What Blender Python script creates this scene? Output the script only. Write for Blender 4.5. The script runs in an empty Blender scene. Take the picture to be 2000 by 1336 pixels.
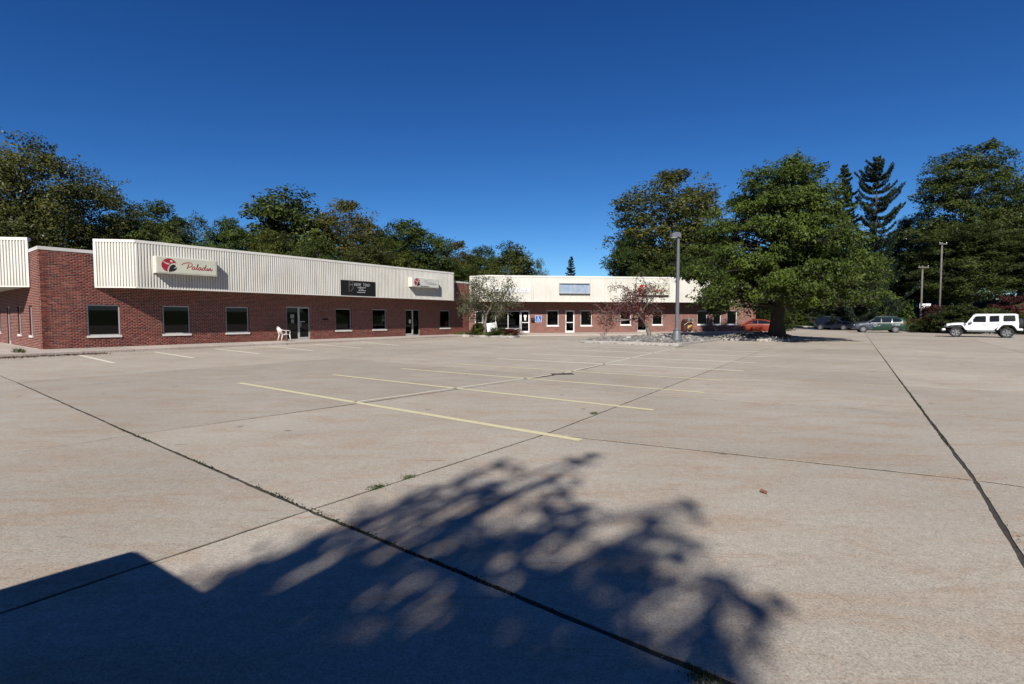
import bpy, bmesh, math, random
import numpy as np
from mathutils import Vector, Matrix, Quaternion
R = math.radians
SC = bpy.context.scene
COL = SC.collection

# ------------------------------------------------------------------ camera, sky, sun, exposure
CAM_H, FPX = 1.55, 976.0                      # eye height (m), focal length in photo pixels (2000 wide)
PITCH = math.atan(47 / FPX)
cam = bpy.data.cameras.new('camera')
cam.lens, cam.sensor_width, cam.clip_end, cam.clip_start = FPX / 2000 * 36, 36, 4000, 0.05
cam_o = bpy.data.objects.new('camera', cam); COL.objects.link(cam_o)
cam_o.location = (0, 0, CAM_H); cam_o.rotation_euler = (R(90) - PITCH, 0, 0)
SC.camera = cam_o
LIGHT = Vector((.461, 2.67, -2.19)).normalized()      # direction the sunlight travels
SUN_EL = math.asin(-LIGHT.z); SUN_AZ = math.atan2(-LIGHT.x, -LIGHT.y)
W = bpy.data.worlds.new('World'); SC.world = W; W.use_nodes = True
wn = W.node_tree
sky = wn.nodes.new('ShaderNodeTexSky'); sky.sky_type = 'NISHITA'; sky.sun_disc = False
sky.sun_elevation = SUN_EL; sky.sun_rotation = SUN_AZ
sky.air_density, sky.dust_density, sky.ozone_density, sky.altitude = 1.0, 0.0, 10.0, 2000
wn.nodes['Background'].inputs[1].default_value = 0.073
# film-like colour response of the deep clear blue: one power curve per channel, the same in every direction
sep = wn.nodes.new('ShaderNodeSeparateColor'); com = wn.nodes.new('ShaderNodeCombineColor'); wn.links.new(sky.outputs[0], sep.inputs[0])
for k, (gain, power) in enumerate(((.397, 1.70), (.508, 1.36), (.725, 1.09))):
    cl = wn.nodes.new('ShaderNodeMath'); cl.operation = 'MINIMUM'; cl.inputs[1].default_value = 12
    pw = wn.nodes.new('ShaderNodeMath'); pw.operation = 'POWER'; pw.inputs[1].default_value = power
    gn = wn.nodes.new('ShaderNodeMath'); gn.operation = 'MULTIPLY'; gn.inputs[1].default_value = gain
    wn.links.new(sep.outputs[k], cl.inputs[0]); wn.links.new(cl.outputs[0], pw.inputs[0]); wn.links.new(pw.outputs[0], gn.inputs[0]); wn.links.new(gn.outputs[0], com.inputs[k])
wn.links.new(com.outputs[0], wn.nodes['Background'].inputs[0])
sun = bpy.data.lights.new('sun', 'SUN'); sun.energy = 5.0; sun.angle = R(0.53); sun.color = (1, .955, .89)
sun_o = bpy.data.objects.new('sun', sun); COL.objects.link(sun_o)
sun_o.rotation_euler = LIGHT.to_track_quat('-Z', 'Y').to_euler()
VS = SC.view_settings; VS.view_transform = 'Standard'; VS.look = 'None'; VS.exposure = 0.72; VS.gamma = 1; VS.use_curve_mapping = False
SC.cycles.max_bounces = 6; SC.cycles.transparent_max_bounces = 8; SC.cycles.diffuse_bounces = 3

# ------------------------------------------------------------------ helpers
def gp(px, py, z=0.0):
    """ground point seen at a photo pixel (z = height of that ground)"""
    u = (px - 1000) / FPX; v = (668 - py) / FPX
    d = Vector((u, math.cos(PITCH) + v * math.sin(PITCH), -math.sin(PITCH) + v * math.cos(PITCH)))
    t = (z - CAM_H) / d.z
    return Vector((d.x * t, d.y * t, z))

class MB:
    def __init__(s): s.v = []; s.f = []
    def add(s, vs, fs):
        b = len(s.v); s.v += [tuple(p) for p in vs]; s.f += [tuple(i + b for i in f) for f in fs]; return s
    def box(s, x0, x1, y0, y1, z0, z1, M=None):
        vs = [Vector((x, y, z)) for z in (z0, z1) for y in (y0, y1) for x in (x0, x1)]
        if M is not None: vs = [M @ p for p in vs]
        return s.add(vs, [(0, 2, 3, 1), (4, 5, 7, 6), (0, 1, 5, 4), (1, 3, 7, 5), (3, 2, 6, 7), (2, 0, 4, 6)])
    def bbox(s, x0, x1, y0, y1, z0, z1, b=.01, M=None):
        """box with chamfered vertical and horizontal edges"""
        def ring(i, z): return [(x0 + i + b, y0 + i, z), (x1 - i - b, y0 + i, z), (x1 - i, y0 + i + b, z), (x1 - i, y1 - i - b, z), (x1 - i - b, y1 - i, z), (x0 + i + b, y1 - i, z), (x0 + i, y1 - i - b, z), (x0 + i, y0 + i + b, z)]
        rs = [ring(b, z0), ring(0, z0 + b), ring(0, z1 - b), ring(b, z1)]
        vs = [Vector(p) for r in rs for p in r]
        if M is not None: vs = [M @ p for p in vs]
        fs = [tuple(range(7, -1, -1)), tuple(range(24, 32))]
        for k in range(3):
            for i in range(8): j = (i + 1) % 8; fs.append((k * 8 + i, k * 8 + j, k * 8 + 8 + j, k * 8 + 8 + i))
        return s.add(vs, fs)
    def prism(s, poly, a0, a1, axis='y'):
        """2-D polygon extruded along an axis: 'y': poly=(x,z); 'z': poly=(x,y); 'x': poly=(y,z)"""
        n = len(poly)
        def P(p, a): return {'y': (p[0], a, p[1]), 'z': (p[0], p[1], a), 'x': (a, p[0], p[1])}[axis]
        vs = [P(p, a0) for p in poly] + [P(p, a1) for p in poly]
        ar = sum(poly[i][0] * poly[(i + 1) % n][1] - poly[(i + 1) % n][0] * poly[i][1] for i in range(n))
        flip = (ar > 0) ^ (axis == 'y') ^ (a1 < a0)
        fs = [tuple(range(n - 1, -1, -1)), tuple(range(n, 2 * n))] + [(i, (i + 1) % n, n + (i + 1) % n, n + i) for i in range(n)]
        if not flip: fs = [tuple(reversed(f)) for f in fs]
        return s.add(vs, fs)
    def tube(s, pts, rad, n=6, cap=True):
        pts = [Vector(p) for p in pts]
        if not hasattr(rad, '__len__'): rad = [rad] * len(pts)
        vs = []; fs = []
        up = Vector((0, 0, 1)); t0 = (pts[1] - pts[0]).normalized()
        a = t0.cross(up if abs(t0.z) < .95 else Vector((1, 0, 0))).normalized()
        for i, p in enumerate(pts):
            t = (pts[min(i + 1, len(pts) - 1)] - pts[max(i - 1, 0)]).normalized()
            a = (a - t * a.dot(t)).normalized(); b = t.cross(a)
            for k in range(n):
                q = 2 * math.pi * k / n; vs.append(p + (a * math.cos(q) + b * math.sin(q)) * rad[i])
        for i in range(len(pts) - 1):
            for k in range(n):
                j = (k + 1) % n; fs.append((i * n + k, i * n + j, (i + 1) * n + j, (i + 1) * n + k))
        if cap: fs += [tuple(range(n - 1, -1, -1)), tuple((len(pts) - 1) * n + k for k in range(n))]
        return s.add(vs, fs)
    def lathe(s, prof, n=16, c=(0, 0, 0), axis='z'):
        vs = []; fs = []
        for r, h in prof:
            for k in range(n):
                q = 2 * math.pi * k / n; x, y = r * math.cos(q), r * math.sin(q)
                vs.append({'z': (c[0] + x, c[1] + y, c[2] + h), 'y': (c[0] + x, c[1] + h, c[2] + y), 'x': (c[0] + h, c[1] + x, c[2] + y)}[axis])
        for i in range(len(prof) - 1):
            for k in range(n):
                j = (k + 1) % n; f = (i * n + k, i * n + j, (i + 1) * n + j, (i + 1) * n + k)
                fs.append(f if axis != 'y' else tuple(reversed(f)))
        return s.add(vs, fs)
    def ribbon(s, pts, w, y, M=None):
        """flat stroke in the x-z plane at depth y"""
        n = len(pts); vs = []
        for i in range(n):
            a = pts[max(i - 1, 0)]; b = pts[min(i + 1, n - 1)]
            dx, dz = b[0] - a[0], b[1] - a[1]; l = math.hypot(dx, dz) or 1
            nx, nz = -dz / l * w / 2, dx / l * w / 2
            vs += [(pts[i][0] + nx, y, pts[i][1] + nz), (pts[i][0] - nx, y, pts[i][1] - nz)]
        return s.add(vs, [(2 * i, 2 * i + 1, 2 * i + 3, 2 * i + 2) for i in range(n - 1)])
    def flat(s, poly, y): return s.add([(p[0], y, p[1]) for p in poly], [tuple(range(len(poly)))])
    def build(s, name, mat, parent=None, smooth=False, sharp=None, **props):
        me = bpy.data.meshes.new(name); me.from_pydata(s.v, [], s.f); me.update()
        return mk(name, me, mat, parent, smooth, sharp, **props)

def mk(name, me, mat, parent=None, smooth=False, sharp=None, **props):
    if mat is not None and not me.materials: me.materials.append(mat)
    if smooth:
        me.polygons.foreach_set('use_smooth', [True] * len(me.polygons))
        if sharp: me.set_sharp_from_angle(angle=R(sharp))
    o = bpy.data.objects.new(name, me); COL.objects.link(o)
    if parent is not None: o.parent = parent
    for k, v in props.items(): o[k] = v
    return o
def thing(name, label, cat, loc=(0, 0, 0), rotz=0, group=None):
    o = bpy.data.objects.new(name, None); COL.objects.link(o); o.empty_display_size = .2
    o.location = loc; o.rotation_euler = (0, 0, rotz); o['label'] = label; o['category'] = cat
    if group: o['group'] = group
    return o
def copy_tree(o, parent=None):
    c = o.copy(); COL.objects.link(c); c.parent = parent
    for ch in [k for k in bpy.data.objects if k.parent == o]: copy_tree(ch, c)
    return c
def spline(pts, n=6):
    """Catmull-Rom through 2-D/3-D points"""
    P = [np.array(p, float) for p in pts]; P = [2 * P[0] - P[1]] + P + [2 * P[-1] - P[-2]]; out = []
    for i in range(1, len(P) - 2):
        for k in range(n):
            t = k / n; a, b, c, d = P[i - 1:i + 3]
            out.append(tuple(.5 * (2 * b + (c - a) * t + (2 * a - 5 * b + 4 * c - d) * t * t + (3 * b - a - 3 * c + d) * t ** 3)))
    return out + [tuple(P[-2])]

# ------------------------------------------------------------------ materials
ALB = .74                                     # common reflectance level; the exposure is set to it
def dim(c): return tuple(x * ALB for x in c)
def nodes(name):
    m = bpy.data.materials.new(name); m.use_nodes = True; t = m.node_tree
    return m, t, t.nodes['Principled BSDF'], t.links.new
def N(t, kind, **kw):
    n = t.nodes.new('ShaderNode' + kind)
    for k, v in kw.items():
        if k.startswith('i_'):
            key = k[2:]; n.inputs[int(key) if key.isdigit() else key].default_value = v
        else: setattr(n, k, v)
    return n
def ramp(t, stops):
    r = t.nodes.new('ShaderNodeValToRGB'); e = r.color_ramp.elements
    while len(e) < len(stops): e.new(.5)
    for el, (p, c) in zip(e, stops): el.position = p; el.color = (*c, 1) if len(c) == 3 else c
    return r
def mixc(t, a, b, fac, mode='MIX'):
    m = t.nodes.new('ShaderNodeMix'); m.data_type = 'RGBA'; m.blend_type = mode
    for sock, val in ((m.inputs[0], fac), (m.inputs[6], a), (m.inputs[7], b)):
        if hasattr(val, 'is_output'): t.links.new(val, sock)
        else: sock.default_value = val if not isinstance(val, tuple) else (*val, 1)[:4]
    return m.outputs[2]
def simple(name, c, rough=.6, metal=0, var=.12, scale=4, bump=0, bscale=30, spec=.5, coat=0):
    m, t, p, L = nodes(name); c = dim(c)
    co = N(t, 'TexCoord'); no = N(t, 'TexNoise', i_Scale=scale, i_Detail=5.0); L(co.outputs['Object'], no.inputs[0])
    lo = tuple(max(0, x * (1 - var)) for x in c); hi = tuple(min(1, x * (1 + var)) for x in c)
    r = ramp(t, [(.3, lo), (.7, hi)]); L(no.outputs[0], r.inputs[0]); L(r.outputs[0], p.inputs['Base Color'])
    p.inputs['Roughness'].default_value = rough; p.inputs['Metallic'].default_value = metal
    p.inputs['Specular IOR Level'].default_value = spec; p.inputs['Coat Weight'].default_value = coat
    if bump:
        nb = N(t, 'TexNoise', i_Scale=bscale, i_Detail=4.0); L(co.outputs['Object'], nb.inputs[0])
        b = N(t, 'Bump', i_Strength=bump, i_Distance=.02); L(nb.outputs[0], b.inputs['Height']); L(b.outputs[0], p.inputs['Normal'])
    return m

def concrete(name, A, B, rust, stain=.72, speck=1.0):
    m, t, p, L = nodes(name); A, B, rust = dim(A), dim(B), dim(rust)
    g = N(t, 'NewGeometry'); oi = N(t, 'ObjectInfo')
    big = N(t, 'TexNoise', i_Scale=.3, i_Detail=6.0, i_Roughness=.6); L(g.outputs['Position'], big.inputs[0])
    c = ramp(t, [(.35, A), (.65, B)]); L(big.outputs[0], c.inputs[0]); col = c.outputs[0]
    mp = N(t, 'Mapping'); mp.inputs['Rotation'].default_value = (0, 0, R(37)); mp.inputs['Scale'].default_value = (1.0, 2.8, 1)
    L(g.outputs['Position'], mp.inputs[0])
    st = N(t, 'TexNoise', i_Scale=.9, i_Detail=9.0, i_Roughness=.72, i_Distortion=.6); L(mp.outputs[0], st.inputs[0])
    sr = ramp(t, [(.47, (0, 0, 0)), (.68, (stain,) * 3)]); L(st.outputs[0], sr.inputs[0])
    col = mixc(t, col, rust, sr.outputs[0])
    # thin rusty run-off streaks
    mp2 = N(t, 'Mapping'); mp2.inputs['Rotation'].default_value = (0, 0, R(37)); mp2.inputs['Scale'].default_value = (.5, 7, 1); L(g.outputs['Position'], mp2.inputs[0])
    s2 = N(t, 'TexNoise', i_Scale=1.3, i_Detail=5.0, i_Distortion=1.2); L(mp2.outputs[0], s2.inputs[0])
    s2r = ramp(t, [(.62, (0, 0, 0)), (.70, (.5,) * 3), (.78, (0, 0, 0))]); L(s2.outputs[0], s2r.inputs[0])
    col = mixc(t, col, (.27, .165, .11), s2r.outputs[0])
    # short hairline cracks and tar dashes
    mp3 = N(t, 'Mapping'); mp3.inputs['Rotation'].default_value = (0, 0, R(40)); mp3.inputs['Scale'].default_value = (.8, 10, 1); L(g.outputs['Position'], mp3.inputs[0])
    s3 = N(t, 'TexNoise', i_Scale=1.1, i_Detail=3.0, i_Distortion=.5); L(mp3.outputs[0], s3.inputs[0])
    s3r = ramp(t, [(.745, (0, 0, 0)), (.76, (.6,) * 3)]); L(s3.outputs[0], s3r.inputs[0])
    col = mixc(t, col, (.10, .085, .075), s3r.outputs[0])
    # oil drips and tyre-darkened patches
    ol = N(t, 'TexNoise', i_Scale=.55, i_Detail=4.0, i_Roughness=.55); L(g.outputs['Position'], ol.inputs[0])
    olr = ramp(t, [(.60, (0, 0, 0)), (.76, (.42,) * 3)]); L(ol.outputs[0], olr.inputs[0]); col = mixc(t, col, dim((.24, .215, .195)), olr.outputs[0])
    sx = N(t, 'TexVoronoi', i_Scale=1.1); sx.inputs['Randomness'].default_value = 1; L(g.outputs['Position'], sx.inputs[0])
    sxr = ramp(t, [(.035, (.6,) * 3), (.075, (0, 0, 0))]); L(sx.outputs['Distance'], sxr.inputs[0]); col = mixc(t, col, dim((.10, .085, .075)), sxr.outputs[0])
    # exposed sand and aggregate
    sp = N(t, 'TexNoise', i_Scale=70.0, i_Detail=3.0, i_Roughness=.8); L(g.outputs['Position'], sp.inputs[0])
    spr = ramp(t, [(.30, (.55,) * 3), (.48, (.95,) * 3), (.70, (1.28,) * 3)]); L(sp.outputs[0], spr.inputs[0])
    col = mixc(t, col, spr.outputs[0], speck, 'MULTIPLY')
    gr = N(t, 'TexNoise', i_Scale=16.0, i_Detail=9.0, i_Roughness=.85); L(g.outputs['Position'], gr.inputs[0])
    grr = ramp(t, [(.32, (.74,) * 3), (.5, (1.0,) * 3), (.66, (1.2,) * 3)]); L(gr.outputs[0], grr.inputs[0]); col = mixc(t, col, grr.outputs[0], 1.0, 'MULTIPLY')
    vo = N(t, 'TexVoronoi', i_Scale=55.0); L(g.outputs['Position'], vo.inputs[0])
    vr = ramp(t, [(.10, (.62, .56, .52)), (.22, (1, 1, 1))]); L(vo.outputs['Distance'], vr.inputs[0])
    col = mixc(t, col, vr.outputs[0], .6 * speck, 'MULTIPLY')
    rv = N(t, 'MapRange', i_3=.90, i_4=1.07); L(oi.outputs['Random'], rv.inputs[0])
    col = mixc(t, col, rv.outputs[0], 1.0, 'MULTIPLY')
    L(col, p.inputs['Base Color']); p.inputs['Roughness'].default_value = .85; p.inputs['Specular IOR Level'].default_value = .3
    b = N(t, 'Bump', i_Strength=.35, i_Distance=.006); L(sp.outputs[0], b.inputs['Height']); L(b.outputs[0], p.inputs['Normal'])
    return m

def brick_mat(name, use_attr):
    m, t, p, L = nodes(name)
    if use_attr: src = N(t, 'Attribute', attribute_name='tint').outputs['Fac']
    else: src = N(t, 'ObjectInfo').outputs['Random']
    r = ramp(t, [(q, dim(c)) for q, c in [(0, (.075, .020, .016)), (.25, (.135, .031, .021)), (.55, (.19, .044, .027)), (.85, (.235, .060, .036)), (1, (.28, .095, .058))]])
    L(src, r.inputs[0])
    g = N(t, 'NewGeometry'); no = N(t, 'TexNoise', i_Scale=14.0, i_Detail=5.0); L(g.outputs['Position'], no.inputs[0])
    nr = ramp(t, [(.3, (.78,) * 3), (.7, (1.15,) * 3)]); L(no.outputs[0], nr.inputs[0])
    big = N(t, 'TexNoise', i_Scale=.9, i_Detail=3.0); L(g.outputs['Position'], big.inputs[0])
    br = ramp(t, [(.35, (.88, .85, .86)), (.65, (1.1, 1.03, .98))]); L(big.outputs[0], br.inputs[0])
    L(mixc(t, mixc(t, r.outputs[0], nr.outputs[0], 1.0, 'MULTIPLY'), br.outputs[0], 1.0, 'MULTIPLY'), p.inputs['Base Color'])
    p.inputs['Roughness'].default_value = .85; p.inputs['Specular IOR Level'].default_value = .25
    b = N(t, 'Bump', i_Strength=.3, i_Distance=.01); L(no.outputs[0], b.inputs['Height']); L(b.outputs[0], p.inputs['Normal'])
    return m

def leaf_mat(name, dark, mid, light, trans=.28):
    m, t, p, L = nodes(name); t.nodes.remove(p); out = t.nodes['Material Output']
    at = N(t, 'Attribute', attribute_name='tint'); oi = N(t, 'ObjectInfo')
    r = ramp(t, [(0, dim(dark)), (.5, dim(mid)), (1, dim(light))]); L(at.outputs['Fac'], r.inputs[0])
    col = mixc(t, r.outputs[0], oi.outputs['Color'], 1.0, 'MULTIPLY')
    d = N(t, 'BsdfDiffuse'); tr = N(t, 'BsdfTranslucent'); gl = N(t, 'BsdfGlossy', i_Roughness=.45)
    L(col, d.inputs[0]); L(mixc(t, col, (1.25, 1.2, .55), 1.0, 'MULTIPLY'), tr.inputs[0])
    gl.inputs[0].default_value = (.9, .9, .9, 1)
    m1 = N(t, 'MixShader', i_0=trans); L(d.outputs[0], m1.inputs[1]); L(tr.outputs[0], m1.inputs[2])
    fr = N(t, 'Fresnel', i_IOR=1.38); mul = N(t, 'Math', operation='MULTIPLY', i_1=.30); L(fr.outputs[0], mul.inputs[0])
    m2 = N(t, 'MixShader'); L(mul.outputs[0], m2.inputs[0]); L(m1.outputs[0], m2.inputs[1]); L(gl.outputs[0], m2.inputs[2])
    L(m2.outputs[0], out.inputs[0]); return m

def glass_mat(name, tint, rough=.02, ior=1.5):
    """tinted pane: part of the light passes, the surface mirrors by Fresnel"""
    m, t, p, L = nodes(name); t.nodes.remove(p); out = t.nodes['Material Output']
    tr = N(t, 'BsdfTransparent'); tr.inputs[0].default_value = (*tint, 1)
    gl = N(t, 'BsdfGlossy', i_Roughness=rough); fr = N(t, 'Fresnel', i_IOR=ior)
    ms = N(t, 'MixShader'); L(fr.outputs[0], ms.inputs[0]); L(tr.outputs[0], ms.inputs[1]); L(gl.outputs[0], ms.inputs[2])
    L(ms.outputs[0], out.inputs[0]); return m

def paint_line_mat(name, c):
    """worn traffic paint: patches are rubbed through to the concrete"""
    m, t, p, L = nodes(name); out = t.nodes['Material Output']; c = dim(c)
    g = N(t, 'NewGeometry')
    a = N(t, 'TexNoise', i_Scale=9.0, i_Detail=6.0, i_Roughness=.7); L(g.outputs['Position'], a.inputs[0])
    oi = N(t, 'ObjectInfo'); sepc = N(t, 'SeparateColor'); L(oi.outputs['Color'], sepc.inputs[0])
    add = N(t, 'Math', operation='ADD'); L(a.outputs[0], add.inputs[0]); L(sepc.outputs[0], add.inputs[1])
    r = ramp(t, [(.95, (0, 0, 0)), (1.0, (1, 1, 1))])
    half = N(t, 'Math', operation='MULTIPLY', i_1=.5); L(add.outputs[0], half.inputs[0])
    r2 = ramp(t, [(.68, (0, 0, 0)), (.78, (1, 1, 1))]); L(half.outputs[0], r2.inputs[0])
    p.inputs['Base Color'].default_value = (*c, 1); p.inputs['Roughness'].default_value = .7
    b = N(t, 'TexNoise', i_Scale=60.0, i_Detail=2.0); L(g.outputs['Position'], b.inputs[0])
    br = ramp(t, [(.3, tuple(x * .75 for x in c)), (.7, c)]); L(b.outputs[0], br.inputs[0]); L(br.outputs[0], p.inputs['Base Color'])
    tr = N(t, 'BsdfTransparent'); ms = N(t, 'MixShader'); L(r2.outputs[0], ms.inputs[0]); L(tr.outputs[0], ms.inputs[1]); L(p.outputs[0], ms.inputs[2])
    L(ms.outputs[0], out.inputs[0]); return m

def carpaint(name, c, var=.04):
    return simple(name, c, .42, 0, var, 3, spec=.4, coat=.12)

M = dict(
    slab=concrete('concrete_slab', (.365, .325, .268), (.435, .39, .325), (.36, .255, .168)),
    walk=concrete('concrete_walk', (.41, .35, .30), (.47, .41, .36), (.36, .25, .18), .35, .7),
    kerb=concrete('concrete_kerb', (.36, .335, .31), (.46, .43, .40), (.22, .18, .15), .4, .8),
    dirt=simple('joint_dirt', (.036, .029, .020), .95, var=.4, scale=20, bump=.6),
    brick1=brick_mat('brick_single', False), brickn=brick_mat('brick_many', True),
    mortar=simple('mortar', (.52, .43, .37), .95, var=.18, scale=6, bump=.4, bscale=90),
    cladding=None,
    trim=simple('white_trim', (.75, .725, .655), .5, var=.05, scale=1.5),
    coping=simple('grey_coping', (.60, .585, .54), .5, var=.06, scale=1.5),
    soffit=simple('soffit', (.62, .59, .52), .7),
    alu=simple('aluminium', (.55, .55, .54), .42, .35, var=.06), whitealu=simple('white_frame', (.74, .74, .73), .45, var=.04),
    sill=simple('stone_sill', (.66, .64, .59), .7, var=.1, scale=9, bump=.2), grey=simple('grey_metal', (.20, .205, .215), .5, .2),
    glass=glass_mat('tinted_glass', (.035, .038, .04)), clear=glass_mat('clear_glass', (.55, .58, .58)), blind_glass=glass_mat('blind_glass', (.30, .33, .35)),
    room=simple('room_paint', (.16, .15, .14), .9), roof=simple('roof_felt', (.09, .09, .09), .9, bump=.3),
    black=simple('black_paint', (.010, .010, .011), .85, spec=.2), white=simple('white_paint', (.78, .77, .74), .5, var=.04),
    signface=simple('sign_face_green_cream', (.60, .60, .47), .4, var=.04, scale=2), signgrey=simple('sign_face_grey', (.66, .66, .60), .4, var=.04),
    signbox=simple('sign_box', (.68, .67, .58), .45), red=simple('red_print', (.36, .012, .03), .5), blackprint=simple('black_print', (.01, .01, .01), .5),
    greyprint=simple('grey_print', (.28, .27, .27), .6), letter=simple('letter_print', (.60, .60, .58), .6),
    bluesign=simple('blue_print', (.02, .10, .42), .45), bluepane=simple('blue_grey_pane', (.30, .37, .47), .15, var=.12, scale=3),
    plastic=simple('white_plastic', (.72, .70, .66), .45, var=.06), cardboard=simple('brown_desk', (.45, .22, .07), .6),
    blind=simple('blind_fabric', (.30, .33, .35), .8), rubber=simple('rubber', (.018, .018, .019), .8), chrome=simple('bright_metal', (.62, .62, .63), .25, .9),
    cglass=simple('car_glass', (.010, .013, .018), .05, spec=.6), red_lamp=simple('red_lens', (.45, .03, .015), .15), lamp=simple('lamp_lens', (.75, .78, .80), .12),
    bark=simple('bark', (.075, .058, .045), .95, var=.35, scale=9, bump=.8, bscale=12), palebark=simple('pale_bark', (.17, .145, .12), .95, var=.3, scale=9, bump=.6, bscale=12),
    darkbark=simple('dark_bark', (.04, .032, .026), .95, var=.3, scale=9, bump=.8, bscale=12),
    rock=None, pole=simple('weathered_pole', (.14, .125, .11), .9, var=.25, scale=5, bump=.3), steel=simple('lamp_post_paint', (.13, .137, .15), .5, .1, var=.06),
    line_y=paint_line_mat('yellow_line', (.70, .63, .38)), line_w=paint_line_mat('white_line', (.78, .73, .58)),
    leaf=leaf_mat('leaf_green', (.030, .042, .009), (.066, .085, .017), (.125, .140, .030)),
    leaf_gold=leaf_mat('leaf_turning', (.036, .046, .010), (.078, .086, .018), (.135, .128, .028)),
    needle=leaf_mat('needle', (.010, .018, .010), (.018, .030, .015), (.032, .046, .020), .08),
    leaf_red=leaf_mat('leaf_red', (.05, .012, .012), (.11, .022, .020), (.16, .05, .035), .2),
    leaf_grey=leaf_mat('leaf_grey', (.034, .042, .015), (.068, .078, .027), (.112, .112, .042), .15),
    grass=leaf_mat('grass_blade', (.022, .040, .009), (.05, .085, .018), (.11, .13, .035), .3),
    dead=leaf_mat('dead_leaf', (.09, .035, .015), (.16, .07, .03), (.25, .13, .06), .1),
)
def cladding_material():
    m, t, p, L = nodes('cream_cladding'); co = N(t, 'TexCoord'); mp = N(t, 'Mapping'); mp.inputs['Scale'].default_value = (3.2, 3.2, .16); L(co.outputs['Object'], mp.inputs[0])
    a = N(t, 'TexNoise', i_Scale=2.2, i_Detail=7.0, i_Roughness=.7); L(mp.outputs[0], a.inputs[0]); r = ramp(t, [(.30, dim((.55, .50, .42))), (.46, dim((.68, .66, .60))), (.7, dim((.72, .70, .645)))]); L(a.outputs[0], r.inputs[0])
    b = N(t, 'TexNoise', i_Scale=.7, i_Detail=4.0); L(co.outputs['Object'], b.inputs[0]); br = ramp(t, [(.35, (.93, .92, .90)), (.65, (1.03, 1.03, 1.02))]); L(b.outputs[0], br.inputs[0])
    L(mixc(t, r.outputs[0], br.outputs[0], 1.0, 'MULTIPLY'), p.inputs['Base Color']); p.inputs['Roughness'].default_value = .5; return m
M['cladding'] = cladding_material()
def rock_material():
    m, t, p, L = nodes('island_rock')
    at = N(t, 'Attribute', attribute_name='tint'); r = ramp(t, [(q, dim(c)) for q, c in [(0, (.07, .066, .062)), (.4, (.17, .158, .145)), (.75, (.27, .245, .22)), (1, (.55, .53, .49))]])
    L(at.outputs['Fac'], r.inputs[0]); g = N(t, 'NewGeometry'); no = N(t, 'TexNoise', i_Scale=18.0, i_Detail=4.0); L(g.outputs['Position'], no.inputs[0])
    nr = ramp(t, [(.3, (.7,) * 3), (.7, (1.15,) * 3)]); L(no.outputs[0], nr.inputs[0])
    L(mixc(t, r.outputs[0], nr.outputs[0], 1.0, 'MULTIPLY'), p.inputs['Base Color']); p.inputs['Roughness'].default_value = .9
    return m
M['rock'] = rock_material()
def ground_material():
    m, t, p, L = nodes('grass_ground')
    g = N(t, 'NewGeometry'); a = N(t, 'TexNoise', i_Scale=.35, i_Detail=8.0, i_Roughness=.7); L(g.outputs['Position'], a.inputs[0])
    r = ramp(t, [(.3, (.030, .045, .012)), (.5, (.05, .075, .018)), (.7, (.075, .075, .03))]); L(a.outputs[0], r.inputs[0])
    b = N(t, 'TexNoise', i_Scale=9.0, i_Detail=6.0); L(g.outputs['Position'], b.inputs[0]); br = ramp(t, [(.3, (.55,) * 3), (.7, (1.25,) * 3)]); L(b.outputs[0], br.inputs[0])
    L(mixc(t, r.outputs[0], br.outputs[0], 1.0, 'MULTIPLY'), p.inputs['Base Color']); p.inputs['Roughness'].default_value = .95
    bp = N(t, 'Bump', i_Strength=.8, i_Distance=.08); L(b.outputs[0], bp.inputs['Height']); L(bp.outputs[0], p.inputs['Normal']); return m
M['ground'] = ground_material()

# ------------------------------------------------------------------ ground: terrain, concrete lot, walks, kerbs, painted lines
rng = np.random.default_rng(7); random.seed(7)
ANG = R(37.3)
U = Vector((math.sin(ANG), math.cos(ANG), 0)); NV = Vector((math.cos(ANG), -math.sin(ANG), 0))     # along / out of the near wing
ANG2 = R(82.3)
U2 = Vector((math.sin(ANG2), math.cos(ANG2), 0)); NV2 = Vector((math.cos(ANG2), -math.sin(ANG2), 0))
K = Vector((-21.198, 22.519, 0)); E_ = Vector((-3.842, 45.302, 0))                                   # outer corner, inner corner of the walls
def AB(a, b, z=0): p = U * a + NV * b; return Vector((p.x, p.y, z))

EDGE = [(160, 8), (75, 34), (51, 43.5), (44, 50.5), (45.5, 58), (50, 70), (51, 84), (44.5, 87), (38, 77), (30, 60), (25.6, 50.5), (24, 49.5)]   # kerb of the lot, right and back
def seg_dist(px, py, poly, closed=False):
    d = np.full(px.shape, 1e9); n = len(poly)
    for i in range(n if closed else n - 1):
        ax, ay = poly[i]; bx, by = poly[(i + 1) % n]; dx, dy = bx - ax, by - ay
        t = np.clip(((px - ax) * dx + (py - ay) * dy) / (dx * dx + dy * dy), 0, 1)
        d = np.minimum(d, np.hypot(px - ax - t * dx, py - ay - t * dy))
    return d
def inside(px, py, poly):
    r = np.zeros(px.shape, bool); n = len(poly)
    for i in range(n):
        ax, ay = poly[i]; bx, by = poly[(i + 1) % n]
        with np.errstate(divide='ignore', invalid='ignore'):
            c = ((ay > py) != (by > py)) & (px < (bx - ax) * (py - ay) / ((by - ay) if by != ay else 1e-9) + ax)
        r ^= c
    return r
LOT = EDGE + [(-30, 55), (-80, 20), (-80, -60), (160, -60)]
def sstep(t): t = np.clip(t, 0, 1); return t * t * (3 - 2 * t)
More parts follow.
